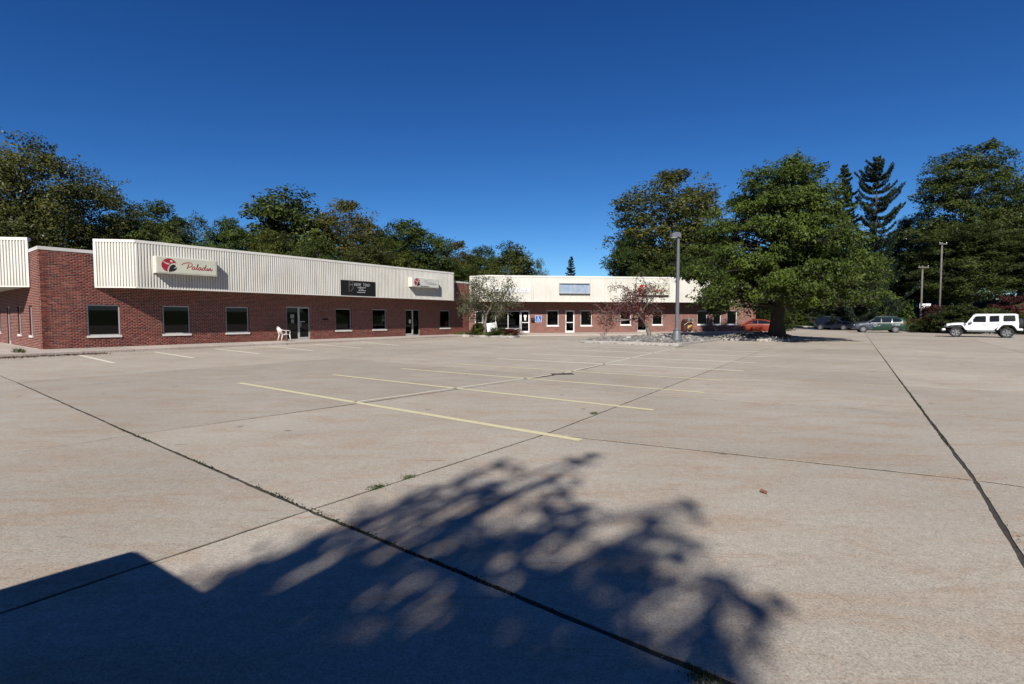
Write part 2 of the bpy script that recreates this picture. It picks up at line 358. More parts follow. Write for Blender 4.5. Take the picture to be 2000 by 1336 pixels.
def terrain_z(x, y):
    x = np.asarray(x, float); y = np.asarray(y, float)
    ins = inside(x, y, LOT); d = seg_dist(x, y, EDGE)
    z = np.where(ins, -.09, .13)
    right = sstep((x - 20) / 20)
    z = z + np.where(ins, 0, right * 4.2 * sstep((d - 1.5) / 22)) + np.where(ins, 0, 2.0 * sstep((y - 80) / 60))
    return z + np.where(ins, 0, .06 * np.sin(x * .9) * np.cos(y * .7) * np.clip(d, 0, 1))
gx = np.concatenate([-1800 * np.linspace(1, .08, 14) ** 2 , np.arange(-10, 22, 3.0), np.arange(22, 90, .8), np.arange(91, 150, 4.0), 150 + 1700 * np.linspace(0.02, 1, 12) ** 2])
gy = np.concatenate([-800 * np.linspace(1, .1, 8) ** 2, np.arange(-6, 34, 4.0), np.arange(34, 100, .8), np.arange(101, 170, 4.0), 170 + 1900 * np.linspace(.02, 1, 12) ** 2])
gx = np.unique(np.round(gx, 3)); gy = np.unique(np.round(gy, 3))
GX, GY = np.meshgrid(gx, gy); GZ = terrain_z(GX, GY)
nx, ny = len(gx), len(gy)
me = bpy.data.meshes.new('ground')
me.from_pydata(np.stack([GX.ravel(), GY.ravel(), GZ.ravel()], 1).tolist(), [], [(j * nx + i, j * nx + i + 1, (j + 1) * nx + i + 1, (j + 1) * nx + i) for j in range(ny - 1) for i in range(nx - 1)])
mk('ground', me, M['ground'], smooth=True, kind='structure')

lot = MB().add([AB(-40, -34, -.006), AB(-40, 75, -.006), AB(108, 75, -.006), AB(108, -34, -.006)], [(0, 1, 2, 3)]).build('parking_lot', M['dirt'], kind='structure')
def joint(pxs, ext=False):
    pts = sorted((float(gp(*q).dot(U)), float(gp(*q).dot(NV))) for q in pxs)
    A_, B_ = [p[0] for p in pts], [p[1] for p in pts]
    if ext: k = (B_[-1] - B_[-2]) / (A_[-1] - A_[-2]); A_.append(A_[-1] + 90); B_.append(B_[-1] + 90 * k)
    return lambda a: float(np.interp(a, A_, B_))
jB = joint([(0, 888), (256, 850), (690, 790), (1100, 731), (1325, 677)])
jC = joint([(0, 1200), (590, 1001), (1060, 850), (1500, 680)], True)
jD = joint([(2000, 1066), (1800, 800), (1705, 672)], True)
cst = lambda b: (lambda a: b)
base = [-34, -29, -20, -11.5, -5.5, -1.6]
far_c = [17.3, 21.2, 25.1, 29, 33, 37, 41, 46, 52, 60, 70, 84, 108]
cB = base + [2.19, 5.55, 9.5, 13.3] + far_c; cC = base + [2.16, 5.54, 9.58, 13.3] + far_c
cD = base[:-1] + [-1.8, 2.2, 6.43, 10.55, 14.45, 18.5, 22.4, 26.4, 30.3, 34.2, 38, 42, 47, 53, 61, 71, 85, 108]
cE = base[:-1] + [-1.9, 2.3, 6.7, 11.0, 15.4, 19.4, 23.2, 27, 30.8, 34.6, 38, 42, 47, 53, 61, 71, 85, 108]
cL = [-34, -25, -16, -7, 2.3, 11.3, 20.4, 29.5, 38.5, 47.5, 60, 75, 108]
STRIPS = [(cst(-34), cst(-25.3), cL, cL, .02, .02), (cst(-25.3), cst(-16.8), cL, cL, .02, .02), (cst(-16.8), jB, cL, [c if c != 2.3 else 2.19 for c in cL], .02, .016),
          (jB, jC, cB, cC, .016, .022), (jC, jD, cC, cD, .022, .028), (jD, cst(4.6), cD, cE, .028, .02)]
for k in range(7): STRIPS.append((cst(4.6 + k * 9), cst(13.6 + k * 9), cE, cE, .02, .02))
def jag(p, q, n, amp, inward):
    out = []
    for i in range(n):
        t = i / n; w = p.lerp(q, t)
        if i and amp: w = w + inward * (abs(rng.normal(0, amp)) + amp * .5 * (1 + math.sin(t * 23 + p.x * 5)))
        out.append(w)
    return out
slab_n = 0
for fl, fr, cl, cr, gl, gr in STRIPS:
    for i in range(len(cl) - 1):
        # heavy weedy joint across the lot at a = 2.2
        g0 = .030 if abs(cl[i] - 2.2) < .15 else .026; g1 = .030 if abs(cl[i + 1] - 2.2) < .15 else .026
        if fl in (jC, jD):                       # spalled cross joints on the right
            g0 = .042 if 5 < cl[i] < 16 else g0; g1 = .042 if 5 < cl[i + 1] < 16 else g1
        c = [AB(cl[i] + g0 / 2, fl(cl[i]) + gl / 2), AB(cr[i] + g0 / 2, fr(cr[i]) - gr / 2), AB(cr[i + 1] - g1 / 2, fr(cr[i + 1]) - gr / 2), AB(cl[i + 1] - g1 / 2, fl(cl[i + 1]) + gl / 2)]
        mid = sum(c, Vector()) / 4; ed = []
        near = min((q.xy.length for q in c + [mid])) < 14
        for k in range(4):
            p, q = c[k], c[(k + 1) % 4]; wide = (g0, gr, g1, gl)[k] > .027
            cnt = max(1, int((q - p).length / .09)) if near else 1
            ed += jag(p, q, cnt, (.0045 if wide else .003) if near else 0, (mid - (p + q) / 2).normalized())
        if not near:            # follow bent joints
            ed = [c[0], c[1], AB((cr[i] + cr[i + 1]) / 2, fr((cr[i] + cr[i + 1]) / 2) - gr / 2), c[2], c[3], AB((cl[i] + cl[i + 1]) / 2, fl((cl[i] + cl[i + 1]) / 2) + gl / 2)]
        n = len(ed); top = [Vector((q.x, q.y, 0)) for q in ed]; low = [Vector((q.x, q.y, -.03)) for q in ed]
        mb = MB().add(top + low, [tuple(range(n))] + [(k, n + k, n + (k + 1) % n, (k + 1) % n) for k in range(n)])
        mb.build('concrete_slab', M['slab'], lot); slab_n += 1

def stripe(p, q, w, mat, wear, z=.004):
    d = (q - p).normalized(); s = Vector((-d.y, d.x, 0)) * w / 2; n = max(1, int((q - p).length / .5)); mb = MB(); vs = []
    for i in range(n + 1):
        t = p.lerp(q, i / n); j = random.uniform(-.006, .006); vs += [t + s * (1 + j * 8) + Vector((0, 0, z)), t - s * (1 - j * 8) + Vector((0, 0, z))]
    mb.add(vs, [(2 * i, 2 * i + 1, 2 * i + 3, 2 * i + 2) for i in range(n)])
    o = mb.build('parking_line', mat, lot); o.color = (wear, 0, 0, 1)
for (x0, y0, x1, y1, w, mt, wear) in [
    (467, 748, 1134, 860, .13, 'line_y', 1.16), (650, 732, 1276, 801, .12, 'line_y', 1.16), (783, 720, 1375, 767, .12, 'line_y', 1.16), (890, 711, 1411, 743, .12, 'line_y', 1.16),
    (970, 700.5, 1452, 724.5, 0.150, 'line_w', 1.20), (1040, 691.5, 1476, 708.5, 0.150, 'line_w', 1.20), (1090, 683, 1500, 697, 0.150, 'line_w', 1.18), (1140, 677, 1515, 688, 0.150, 'line_w', 1.17),
    (157, 694, 222, 709, 0.138, 'line_w', 1.28), (302, 687.5, 378, 699, 0.138, 'line_w', 1.23), (420, 681.5, 507, 691, 0.138, 'line_w', 1.20), (522, 676, 612, 685, 0.138, 'line_w', 1.18),
    (615, 672.5, 706, 680, 0.138, 'line_w', 1.16), (705, 668.5, 780, 675, 0.138, 'line_w', 1.15), (690, 786, 1096, 729.5, 0.062, 'line_w', 1.20), (1104, 728, 1322, 679, 0.075, 'line_w', 1.25), (1560, 667.5, 1700, 668.5, 0.150, 'line_w', 1.22), (1655, 660.5, 1720, 661.5, 0.150, 'line_w', 1.18)]:
    stripe(gp(x0, y0), gp(x1, y1), w, M[mt], wear)

# raised walks
def walk(name, inner, outer, zi, zo, n):
    """strip of walk slabs between a wall line and a kerb line; each slab is a part"""
    root = bpy.data.objects.new(name, None); COL.objects.link(root); root['kind'] = 'structure'
    for i in range(n):
        a0, a1 = (i + .004) / n, (i + .996) / n
        p = [inner[0].lerp(inner[1], a0), inner[0].lerp(inner[1], a1), outer[0].lerp(outer[1], a1), outer[0].lerp(outer[1], a0)]
        zz = [zi[0] + (zi[1] - zi[0]) * a0, zi[0] + (zi[1] - zi[0]) * a1, zo[0] + (zo[1] - zo[0]) * a1, zo[0] + (zo[1] - zo[0]) * a0]
        out = (outer[0] - inner[0]).normalized()
        top = [Vector((q.x, q.y, z)) for q, z in zip(p, zz)]
        b = [top[0], top[1], top[2] - out * .015, top[3] - out * .015, top[2] - Vector((0, 0, .015)), top[3] - Vector((0, 0, .015))]
        lo = [Vector((q.x, q.y, -.05)) for q in (p[0], p[1], p[2], p[3])]
        MB().add(b + lo, [(0, 3, 2, 1), (3, 5, 4, 2), (5, 9, 8, 4), (1, 2, 4, 8, 7), (0, 6, 9, 5, 3), (0, 1, 7, 6)]).build('walk_slab', M['walk'], root)
    return root
def wp(s, off): return K + U * s + NV * off
walk('sidewalk', (wp(-1.0, .0), wp(28.4, .0)), (wp(-1.0, 2.9), wp(26.5, 2.1)), (.13, .13), (.125, .125), 15)
KS = -U
def sp(s, off): return K - NV * s + KS * off
walk('side_walk', (sp(-2.9, 1.0), sp(30, .0)), (sp(-2.9, 3.4), sp(30, 3.4)), (.128, .128), (.12, .12), 12)
MB().add([sp(-.2, -.3), sp(30, -.3), sp(30, 1.2), sp(-.2, 1.2)], [(0, 3, 2, 1)]).build('walk_bed', M['walk'], kind='structure').location.z = .118
def fp(s, off): return E_ + U2 * s + NV2 * off
walk('storefront_walk', (fp(-.2, .0), fp(28.5, .0)), (fp(2.2, 3.1), fp(28.5, 2.6)), (.12, .30), (.06, .22), 12)

def kerb_line(pts, h, w, parent, step=2.4, closed=False, z0=0):
    """kerb stones along a polyline, one object each"""
    P = [Vector((p[0], p[1], 0)) for p in pts]
    if closed: P.append(P[0])
    for a, b in zip(P[:-1], P[1:]):
        d = (b - a); L_ = d.length; n = max(1, round(L_ / step)); d.normalize(); s = Vector((-d.y, d.x, 0)) * w
        for i in range(n):
            p = a + d * (L_ * i / n + .004); q = a + d * (L_ * (i + 1) / n - .004); e = s * .15
            Z = lambda v, z: Vector((v.x, v.y, z + z0))
            MB().add([Z(p, -.05), Z(q, -.05), Z(p, h - .02), Z(q, h - .02), Z(p + e, h), Z(q + e, h), Z(p + s, h), Z(q + s, h), Z(p + s, -.05), Z(q + s, -.05)],
                     [(0, 1, 3, 2), (2, 3, 5, 4), (4, 5, 7, 6), (6, 7, 9, 8), (0, 2, 4, 6, 8), (1, 9, 7, 5, 3)]).build('kerb_stone', M['kerb'], parent)
kr = bpy.data.objects.new('kerb', None); COL.objects.link(kr); kr['kind'] = 'structure'
kerb_line([EDGE[i] for i in range(len(EDGE) - 1, 0, -1)], .14, .18, kr, 4.0)

def round_poly(poly, r, n=5):
    out = []
    for i in range(len(poly)):
        p0, p1, p2 = (Vector(poly[i - 1]), Vector(poly[i]), Vector(poly[(i + 1) % len(poly)]))
        a = p1 + (p0 - p1).normalized() * r; b = p1 + (p2 - p1).normalized() * r
        for k in range(n + 1): t = k / n; out.append(a * (1 - t) ** 2 + p1 * 2 * t * (1 - t) + b * t * t)
    return out
ICO = bmesh.new(); bmesh.ops.create_icosphere(ICO, subdivisions=1, radius=1); ICO.verts.ensure_lookup_table()
ICO_V = np.array([v.co[:] for v in ICO.verts]); ICO_F = np.array([[v.index for v in f.verts] for f in ICO.faces]); ICO.free()
def rocks(name, pos, size, parent, mat, seed=1):
    r = np.random.default_rng(seed); V = []; F = []; T = []
    for i, (p, s) in enumerate(zip(pos, size)):
        sc = s * np.array([r.uniform(.7, 1.2), r.uniform(.7, 1.2), r.uniform(.45, .8)]); a = r.uniform(0, 6.28)
        v = ICO_V * (1 + r.normal(0, .16, (len(ICO_V), 1))) * sc; v = np.stack([v[:, 0] * np.cos(a) - v[:, 1] * np.sin(a), v[:, 0] * np.sin(a) + v[:, 1] * np.cos(a), v[:, 2]], 1)
        F.append(ICO_F + len(ICO_V) * i); V.append(v + p); T.append(np.full(len(ICO_F), r.beta(2, 2.2)))
    return fast_mesh(name, np.concatenate(V), np.concatenate(F), mat, parent, np.concatenate(T), kind='stuff')
def fast_mesh(name, V, F, mat, parent=None, tint=None, **props):
    k = F.shape[1]; me = bpy.data.meshes.new(name)
    me.vertices.add(len(V)); me.vertices.foreach_set('co', np.ascontiguousarray(V, np.float32).ravel())
    me.loops.add(F.size); me.loops.foreach_set('vertex_index', np.ascontiguousarray(F, np.int32).ravel())
    me.polygons.add(len(F)); me.polygons.foreach_set('loop_start', np.arange(0, F.size, k, dtype=np.int32)); me.polygons.foreach_set('loop_total', np.full(len(F), k, np.int32))
    if tint is not None: me.attributes.new('tint', 'FLOAT', 'FACE').data.foreach_set('value', np.ascontiguousarray(tint, np.float32))
    me.update(calc_edges=True); return mk(name, me, mat, parent, **props)
def island(name, poly, hmax, seed, nrock, rsize, soil):
    P = [(p.x, p.y) for p in round_poly([Vector(q) for q in poly], .55)]
    root = bpy.data.objects.new(name, None); COL.objects.link(root); root['kind'] = 'structure'
    kerb_line(P, .15, .17, root, 2.2, True)
    r = np.random.default_rng(seed); xs = np.array(P)[:, 0]; ys = np.array(P)[:, 1]
    X, Y = np.meshgrid(np.arange(xs.min(), xs.max(), .22), np.arange(ys.min(), ys.max(), .22)); ins = inside(X, Y, P); d = np.where(ins, seg_dist(X, Y, P, True), 0)
    hz = lambda d: .11 + hmax * sstep(d / 1.9)
    Z = np.where(ins & (d > .1), hz(d) + r.normal(0, .015, X.shape), -.02); n0, m0 = X.shape[1], X.shape[0]
    F = np.array([(j * n0 + i, j * n0 + i + 1, (j + 1) * n0 + i + 1, (j + 1) * n0 + i) for j in range(m0 - 1) for i in range(n0 - 1) if ins[j, i] or ins[j + 1, i] or ins[j, i + 1] or ins[j + 1, i + 1]])
    fast_mesh('island_soil', np.stack([X.ravel(), Y.ravel(), Z.ravel()], 1), F, soil, root)
    px = r.uniform(xs.min(), xs.max(), nrock * 4); py = r.uniform(ys.min(), ys.max(), nrock * 4); dd = seg_dist(px, py, P, True); ok = inside(px, py, P) & (dd > .2)
    px, py, dd = px[ok][:nrock], py[ok][:nrock], dd[ok][:nrock]
    if nrock: rocks('rock_mulch', np.stack([px, py, hz(dd) + .01], 1), r.gamma(4, rsize / 4, len(px)).clip(.03, .28), root, M['rock'], seed)
    return lambda x, y: float(hz(seg_dist(np.array([x]), np.array([y]), P, True))[0])
def ab(c, da, db): q = Vector((c[0], c[1], 0)) + U * da + NV * db; return (q.x, q.y)
c1 = (9.17, 27.5); isl1 = [ab(c1, 0, 0), ab(c1, 9.0, 0), ab(c1, 9.0, -6.4), ab(c1, 0, -6.4)]
c2 = (17.66, 32.3); isl2 = [ab(c2, 0, 0), ab(c2, 7.2, 0), ab(c2, 7.2, -5.0), ab(c2, 0, -5.0)]
SOIL = simple('soil', (.16, .13, .10), .95, var=.35, scale=8, bump=.6)
h1 = island('rock_island', isl1, .16, 11, 2400, .085, SOIL)
h2 = island('oak_island', isl2, .30, 12, 1900, .085, SOIL)
isl3 = [(-5.6, 42.35), (.1, 38.7), (.75, 40.2), (-3.3, 43.6)]
h3 = island('planting_bed', isl3, .10, 13, 420, .06, SOIL)

# ------------------------------------------------------------------ buildings
def brick_field(x0, x1, z0, z1, holes, skip=lambda x0, x1, z0, z1: False, shift=0.0):
    """brick rectangles (x0,x1,z0,z1) of a running-bond wall, clipped at the openings"""
    bl, bh, mo = .200, .062, .0145; out = []; c = 0; z = z0
    while z + .03 < z1:
        za, zb = z + mo / 2, min(z + bh + mo / 2, z1); x = x0 - ((bl + mo) / 2 if c % 2 else 0) + shift
        while x < x1:
            segs = [(max(x + mo / 2, x0), min(x + bl + mo / 2, x1))]
            for hx0, hx1, hz0, hz1 in holes:
                if zb > hz0 + .02 and za < hz1 - .02:
                    ns = []
                    for a, b in segs:
                        if b <= hx0 or a >= hx1: ns.append((a, b)); continue
                        if a < hx0: ns.append((a, hx0))
                        if b > hx1: ns.append((hx1, b))
                    segs = ns
            out += [(a, b, za, zb) for a, b in segs if b - a > .035]; x += bl + mo
        z += bh + mo; c += 1
    return out
def brick_parts(wall, rects, key, nsingle, to3, name='brick', seed=3):
    """nsingle largest-showing bricks as objects of their own, the rest joined into one part"""
    r = np.random.default_rng(seed); rects = sorted(rects, key=key); single, rest = rects[:nsingle], rects[nsingle:]
    cache = {}
    for a, b, za, zb in single:
        k = (round(b - a, 3), round(zb - za, 3))
        if k not in cache:
            w, h = k; e = .004; d = .009
            cache[k] = bpy.data.meshes.new('brick'); P0 = [(0, 0, 0), (w, 0, 0), (w, 0, h), (0, 0, h), (e, -d, e), (w - e, -d, e), (w - e, -d, h - e), (e, -d, h - e)]
            cache[k].from_pydata([to3(*p, local=True) for p in P0], [], [(4, 5, 6, 7), (0, 1, 5, 4), (1, 2, 6, 5), (2, 3, 7, 6), (3, 0, 4, 7)]); cache[k].materials.append(M['brick1'])
        o = mk(name, cache[k], None, wall); o.location = to3(a, r.uniform(-.001, .0015), za)
    if rest:
        A = np.array(rest); n = len(A); d = -.009 + r.uniform(-.0015, .0015, n); e = .004; V = np.zeros((n, 8, 3))
        for i, (ix, iz) in enumerate(((0, 2), (1, 2), (1, 3), (0, 3))):
            V[:, i, 0], V[:, i, 1], V[:, i, 2] = A[:, ix], 0, A[:, iz]
            V[:, 4 + i, 0], V[:, 4 + i, 1], V[:, 4 + i, 2] = A[:, ix] + (e if ix == 0 else -e), d, A[:, iz] + (e if iz == 2 else -e)
        V = V.reshape(-1, 3); V = np.array([to3(*p) for p in V])
        F = (np.array([(4, 5, 6, 7), (0, 1, 5, 4), (1, 2, 6, 5), (2, 3, 7, 6), (3, 0, 4, 7)])[None] + 8 * np.arange(n)[:, None, None]).reshape(-1, 4)
        fast_mesh('brickwork', V, F, M['brickn'], wall, np.repeat(r.beta(2.2, 2.4, n), 5), kind='stuff')
def wall_with_holes(name, x0, x1, z0, z1, holes, th, to3, mat, parent):
    """backing wall: the rectangle minus its openings, with real thickness"""
    xs = sorted({x0, x1, *[h[0] for h in holes], *[h[1] for h in holes]}); zs = sorted({z0, z1, *[h[2] for h in holes], *[h[3] for h in holes]})
    solid = lambda i, j: 0 <= i < len(xs) - 1 and 0 <= j < len(zs) - 1 and not any(h[0] - 1e-6 <= xs[i] and xs[i + 1] <= h[1] + 1e-6 and h[2] - 1e-6 <= zs[j] and zs[j + 1] <= h[3] + 1e-6 for h in holes)
    mb = MB()
    def q(*p): mb.add([to3(*c) for c in p], [(0, 1, 2, 3)])
    for i in range(len(xs) - 1):
        for j in range(len(zs) - 1):
            if not solid(i, j): continue
            a, b, c, d = xs[i], xs[i + 1], zs[j], zs[j + 1]
            q((a, 0, c), (b, 0, c), (b, 0, d), (a, 0, d)); q((a, th, c), (a, th, d), (b, th, d), (b, th, c))
            if not solid(i - 1, j): q((a, 0, c), (a, 0, d), (a, th, d), (a, th, c))
            if not solid(i + 1, j): q((b, 0, c), (b, th, c), (b, th, d), (b, 0, d))
            if not solid(i, j - 1): q((a, 0, c), (a, th, c), (b, th, c), (b, 0, c))
            if not solid(i, j + 1): q((a, 0, d), (b, 0, d), (b, th, d), (a, th, d))
    return mb.build(name, mat, parent)
def reveals(wall, h, to3, th=.1):
    """brick returns that line an opening"""
    x0, x1, z0, z1 = h; mb = MB(); t = .006
    for b in ((x0, x0 + t, z0, z1), (x1 - t, x1, z0, z1), (x0 + t, x1 - t, z1 - t, z1)):
        vs = [to3(x, y, z) for z in (b[2], b[3]) for y in (-.008, th) for x in (b[0], b[1])]
        mb.add(vs, [(0, 2, 3, 1), (4, 5, 7, 6), (0, 1, 5, 4), (1, 3, 7, 5), (3, 2, 6, 7), (2, 0, 4, 6)])
    mb.build('reveal', M['brickn'], wall)
def pbox(mb, to3, x0, x1, y0, y1, z0, z1):
    vs = [to3(x, y, z) for z in (z0, z1) for y in (y0, y1) for x in (x0, x1)]
    return mb.add(vs, [(0, 2, 3, 1), (4, 5, 7, 6), (0, 1, 5, 4), (1, 3, 7, 5), (3, 2, 6, 7), (2, 0, 4, 6)])
def frame_mb(to3, x0, x1, z0, z1, w, y0, y1, bars=(), bottom=None):
    mb = MB(); bt = w if bottom is None else bottom
    pbox(mb, to3, x0, x0 + w, y0, y1, z0, z1); pbox(mb, to3, x1 - w, x1, y0, y1, z0, z1)
    pbox(mb, to3, x0 + w, x1 - w, y0, y1, z1 - w, z1)
    if bt: pbox(mb, to3, x0 + w, x1 - w, y0, y1, z0, z0 + bt)
    for b in bars: pbox(mb, to3, b - w / 2, b + w / 2, y0 + .004, y1 - .004, z0 + bt, z1 - w)
    return mb
def window(b, to3, x0, x1, z0, z1, frame='alu', pane='glass', bars=(), sill=True, w=.055):
    f = frame_mb(to3, x0, x1, z0, z1, w, .05, .12, bars).build('window', M[frame], b)
    edges = [x0 + w, *bars, x1 - w]
    for a, c in zip(edges[:-1], edges[1:]): pbox(MB(), to3, a + .002, c - .002, .082, .09, z0 + w, z1 - w).build('pane', M[pane], f)
    if sill:
        mb = MB(); pbox(mb, to3, x0 - .04, x1 + .04, -.055, .052, z0 - .10, z0 + .002); mb.build('sill', M['sill'], f)
def door(b, to3, x0, x1, z0, z1, frame='alu', mid=None, handle=None, bar=False, pane='glass', w=.075):
    f = frame_mb(to3, x0, x1, z0, z1, w, .04, .11, (), .18).build('door', M[frame], b)
    zs = [z0 + .18, z1 - w] if mid is None else [z0 + .18, mid, z1 - w]
    for i in range(len(zs) - 1):
        g = .035 if mid is not None else 0
        pbox(MB(), to3, x0 + w + .002, x1 - w - .002, .072, .08, zs[i] + (g if i else 0), zs[i + 1] - (g if i < len(zs) - 2 else 0)).build('pane', M[pane], f)
    if mid is not None: mb = MB(); pbox(mb, to3, x0 + w, x1 - w, .044, .106, mid - .035, mid + .035); mb.build('rail', M[frame], f)
    if handle is not None:
        hx = handle; mb = MB(); pbox(mb, to3, hx - .015, hx + .015, -.02, .0, .95, 1.30); pbox(mb, to3, hx - .012, hx + .012, .0, .042, .98, 1.0); pbox(mb, to3, hx - .012, hx + .012, .0, .042, 1.25, 1.27); mb.build('handle', M['chrome'], f)
    if bar: mb = MB(); pbox(mb, to3, x0 + w, x0 + w + .33, .0, .03, 1.29, 1.33); mb.build('push_bar', M['chrome'], f)
    return f
def cladding(path, z0, z1, pitch=.127, depth=.046):
    """ribbed metal sheet following plan points; outward is to the right of travel"""
    mb = MB()
    for (ax, ay), (bx, by) in zip(path[:-1], path[1:]):
        d = Vector((bx - ax, by - ay, 0)); L_ = d.length; d.normalize(); n = Vector((d.y, -d.x, 0)); prof = [(0, 0)]; k = int(L_ / pitch); p = L_ / k
        for i in range(k): x = i * p; prof += [(x + .12 * p, 0), (x + .26 * p, depth), (x + .74 * p, depth), (x + .88 * p, 0)]
        prof += [(L_, 0)]; base = Vector((ax, ay, 0))
        vs = [base + d * q + n * h + Vector((0, 0, z)) for q, h in prof for z in (z0, z1)]
        mb.add(vs, [(2 * i, 2 * i + 2, 2 * i + 3, 2 * i + 1) for i in range(len(prof) - 1)])
    return mb
def strip_along(path, z0, z1, o0, o1):
    """trim box following plan points between two outward offsets"""
    mb = MB(); P = [Vector((*p, 0)) for p in path]; nrm = []
    for i in range(len(P)):
        ns = []
        if i: d = (P[i] - P[i - 1]).normalized(); ns.append(Vector((d.y, -d.x, 0)))
        if i < len(P) - 1: d = (P[i + 1] - P[i]).normalized(); ns.append(Vector((d.y, -d.x, 0)))
        n = sum(ns, Vector()) / len(ns); nrm.append(n / n.length_squared)
    vs = []
    for p, n in zip(P, nrm): vs += [p + n * o1 + Vector((0, 0, z0)), p + n * o1 + Vector((0, 0, z1)), p + n * o0 + Vector((0, 0, z1)), p + n * o0 + Vector((0, 0, z0))]
    fs = [(3, 2, 1, 0), tuple(4 * (len(P) - 1) + k for k in range(4))]
    for i in range(len(P) - 1):
        for k in range(4): j = (k + 1) % 4; fs.append((4 * i + k, 4 * i + j, 4 * i + 4 + j, 4 * i + 4 + k))
    return mb.add(vs, fs)
FZ0, FZ1, OV = 3.03, 5.32, 1.27
def fascia(b, path, wall_path, name='fascia'):
    """ribbed fascia with coping, drip trim, end trim and a closed soffit"""
    f = cladding(path, FZ0 + .02, FZ1 - .10).build(name, M['cladding'], b)
    strip_along(path, FZ1 - .13, FZ1, -.16, .055).build('coping', M['trim'], f)
    strip_along(path, FZ0 - .03, FZ0 + .025, -.05, .045).build('drip_edge', M['trim'], f)
    for p, q in ((path[0], path[1]), (path[-1], path[-2])):
        d = (Vector(q) - Vector(p)).normalized(); e = Vector(p) + d * .11
        pts = [p, tuple(e)] if p == path[0] else [tuple(e), p]
        strip_along(pts, FZ0 + .026, FZ1 - .131, -.02, .05).build('end_trim', M['trim'], f)
    poly = [Vector((*p, FZ0)) for p in path] + [Vector((*p, FZ0)) for p in reversed(wall_path)]
    MB().add(poly, [tuple(range(len(poly)))]).build('soffit', M['soffit'], f)
    poly2 = [p + Vector((0, 0, FZ1 - .2 - FZ0)) for p in poly]
    MB().add(poly2, [tuple(range(len(poly2)))]).build('fascia_deck', M['roof'], f)
    bk = MB()                                                    # back sheet above the roof
    for p, q in zip(wall_path[:-1], wall_path[1:]): bk.add([(*p, 4.3), (*q, 4.3), (*q, FZ1 - .1), (*p, FZ1 - .1)], [(0, 1, 2, 3)])
    bk.build('back_sheet', M['coping'], f); return f

# --- near wing (local: x along the front wall, y into the building)
near = thing('brick_office_building', 'long red brick office wing with ribbed cream fascia, running in from the left edge', 'building', K, R(90) - ANG)
def F3(x, y, z, local=False): return (x, y, z)
def S3(x, y, z, local=False): return (y, -x, z)                  # side wall: x runs back from the corner (negative), y into the building
LEN1 = 28.64; PAR = 4.62
wins1 = [(1.62, 2.90), (4.72, 6.00), (7.84, 9.12), (14.95, 16.20), (18.02, 19.27), (24.91, 26.12)]
holes1 = [(a, b, .70, 2.19) for a, b in wins1] + [(11.45, 13.05, .13, 2.24), (21.11, 22.64, .13, 2.21)]
w1 = wall_with_holes('wall', 0, LEN1, 0, PAR, holes1, .25, F3, M['mortar'], near)
bz0, bz1 = .13, PAR - .01
rects = brick_field(.0, LEN1 - .02, bz0, bz1, holes1)
rects = [r for r in rects if not (r[2] > FZ0 + .1 and 2.2 < r[0] and r[1] < 26.4)]           # nothing behind the fascia box
def show1(r): x = r[0]; return x if r[2] > .35 else x - .8
brick_parts(w1, rects, lambda r: (int(r[0] / .43), abs(r[2] - 2.6)), 300, F3)
for h in holes1: reveals(w1, h, F3)
for i, (a, b) in enumerate(wins1): window(near, F3, a, b, .70, 2.19)
door(near, F3, 12.28, 13.05, .13, 2.24, handle=12.40, bar=True)
f = frame_mb(F3, 11.45, 12.28, .13, 2.24, .05, .04, .11, (), .07).build('sidelight', M['alu'], near); pbox(MB(), F3, 11.50, 12.23, .072, .08, .20, 2.19).build('pane', M['glass'], f)
pbox(MB(), F3, 11.74, 12.0, .062, .066, 1.52, 1.78).build('notice', M['greyprint'], f); pbox(MB(), F3, 11.78, 11.98, .062, .066, 1.22, 1.46).build('notice', M['greyprint'], f)
d2_ = door(near, F3, 21.11, 21.92, .13, 2.21, handle=21.80)
pbox(MB(), F3, 21.56, 21.74, .062, .066, 1.12, 1.42).build('notice', M['white'], d2_)
f = frame_mb(F3, 21.92, 22.64, .13, 2.21, .05, .04, .11, (), .07).build('sidelight', M['alu'], near); pbox(MB(), F3, 21.97, 22.59, .072, .08, .20, 2.16).build('pane', M['glass'], f)
pbox(MB(), F3, .0, .01, 0, .01, 0, .01)
mb = MB(); pbox(mb, F3, 13.95, 14.35, -.06, -.001, 1.42, 1.50); mb.build('house_number_plate', M['black'], near)
# side wall
holesS = [(-2.45, -1.75, .72, 2.14), (-5.25, -4.45, .72, 2.14), (-8.25, -7.35, .13, 2.16), (-11.4, -10.3, .72, 2.14)]
w2 = wall_with_holes('wall', -16, 0, 0, PAR, holesS, .25, S3, M['mortar'], near)
rs = [r for r in brick_field(-16, -.0, bz0, bz1, holesS, shift=.1) if not (r[2] > FZ0 + .1 and r[1] < -2.2)]
brick_parts(w2, rs, lambda r: 0, 0, S3, seed=9)
for h in holesS: reveals(w2, h, S3)
for h in holesS:
    if h[2] > .5: window(near, S3, h[0], h[1], h[2], h[3])
    else: door(near, S3, h[0], h[1], h[2], h[3])
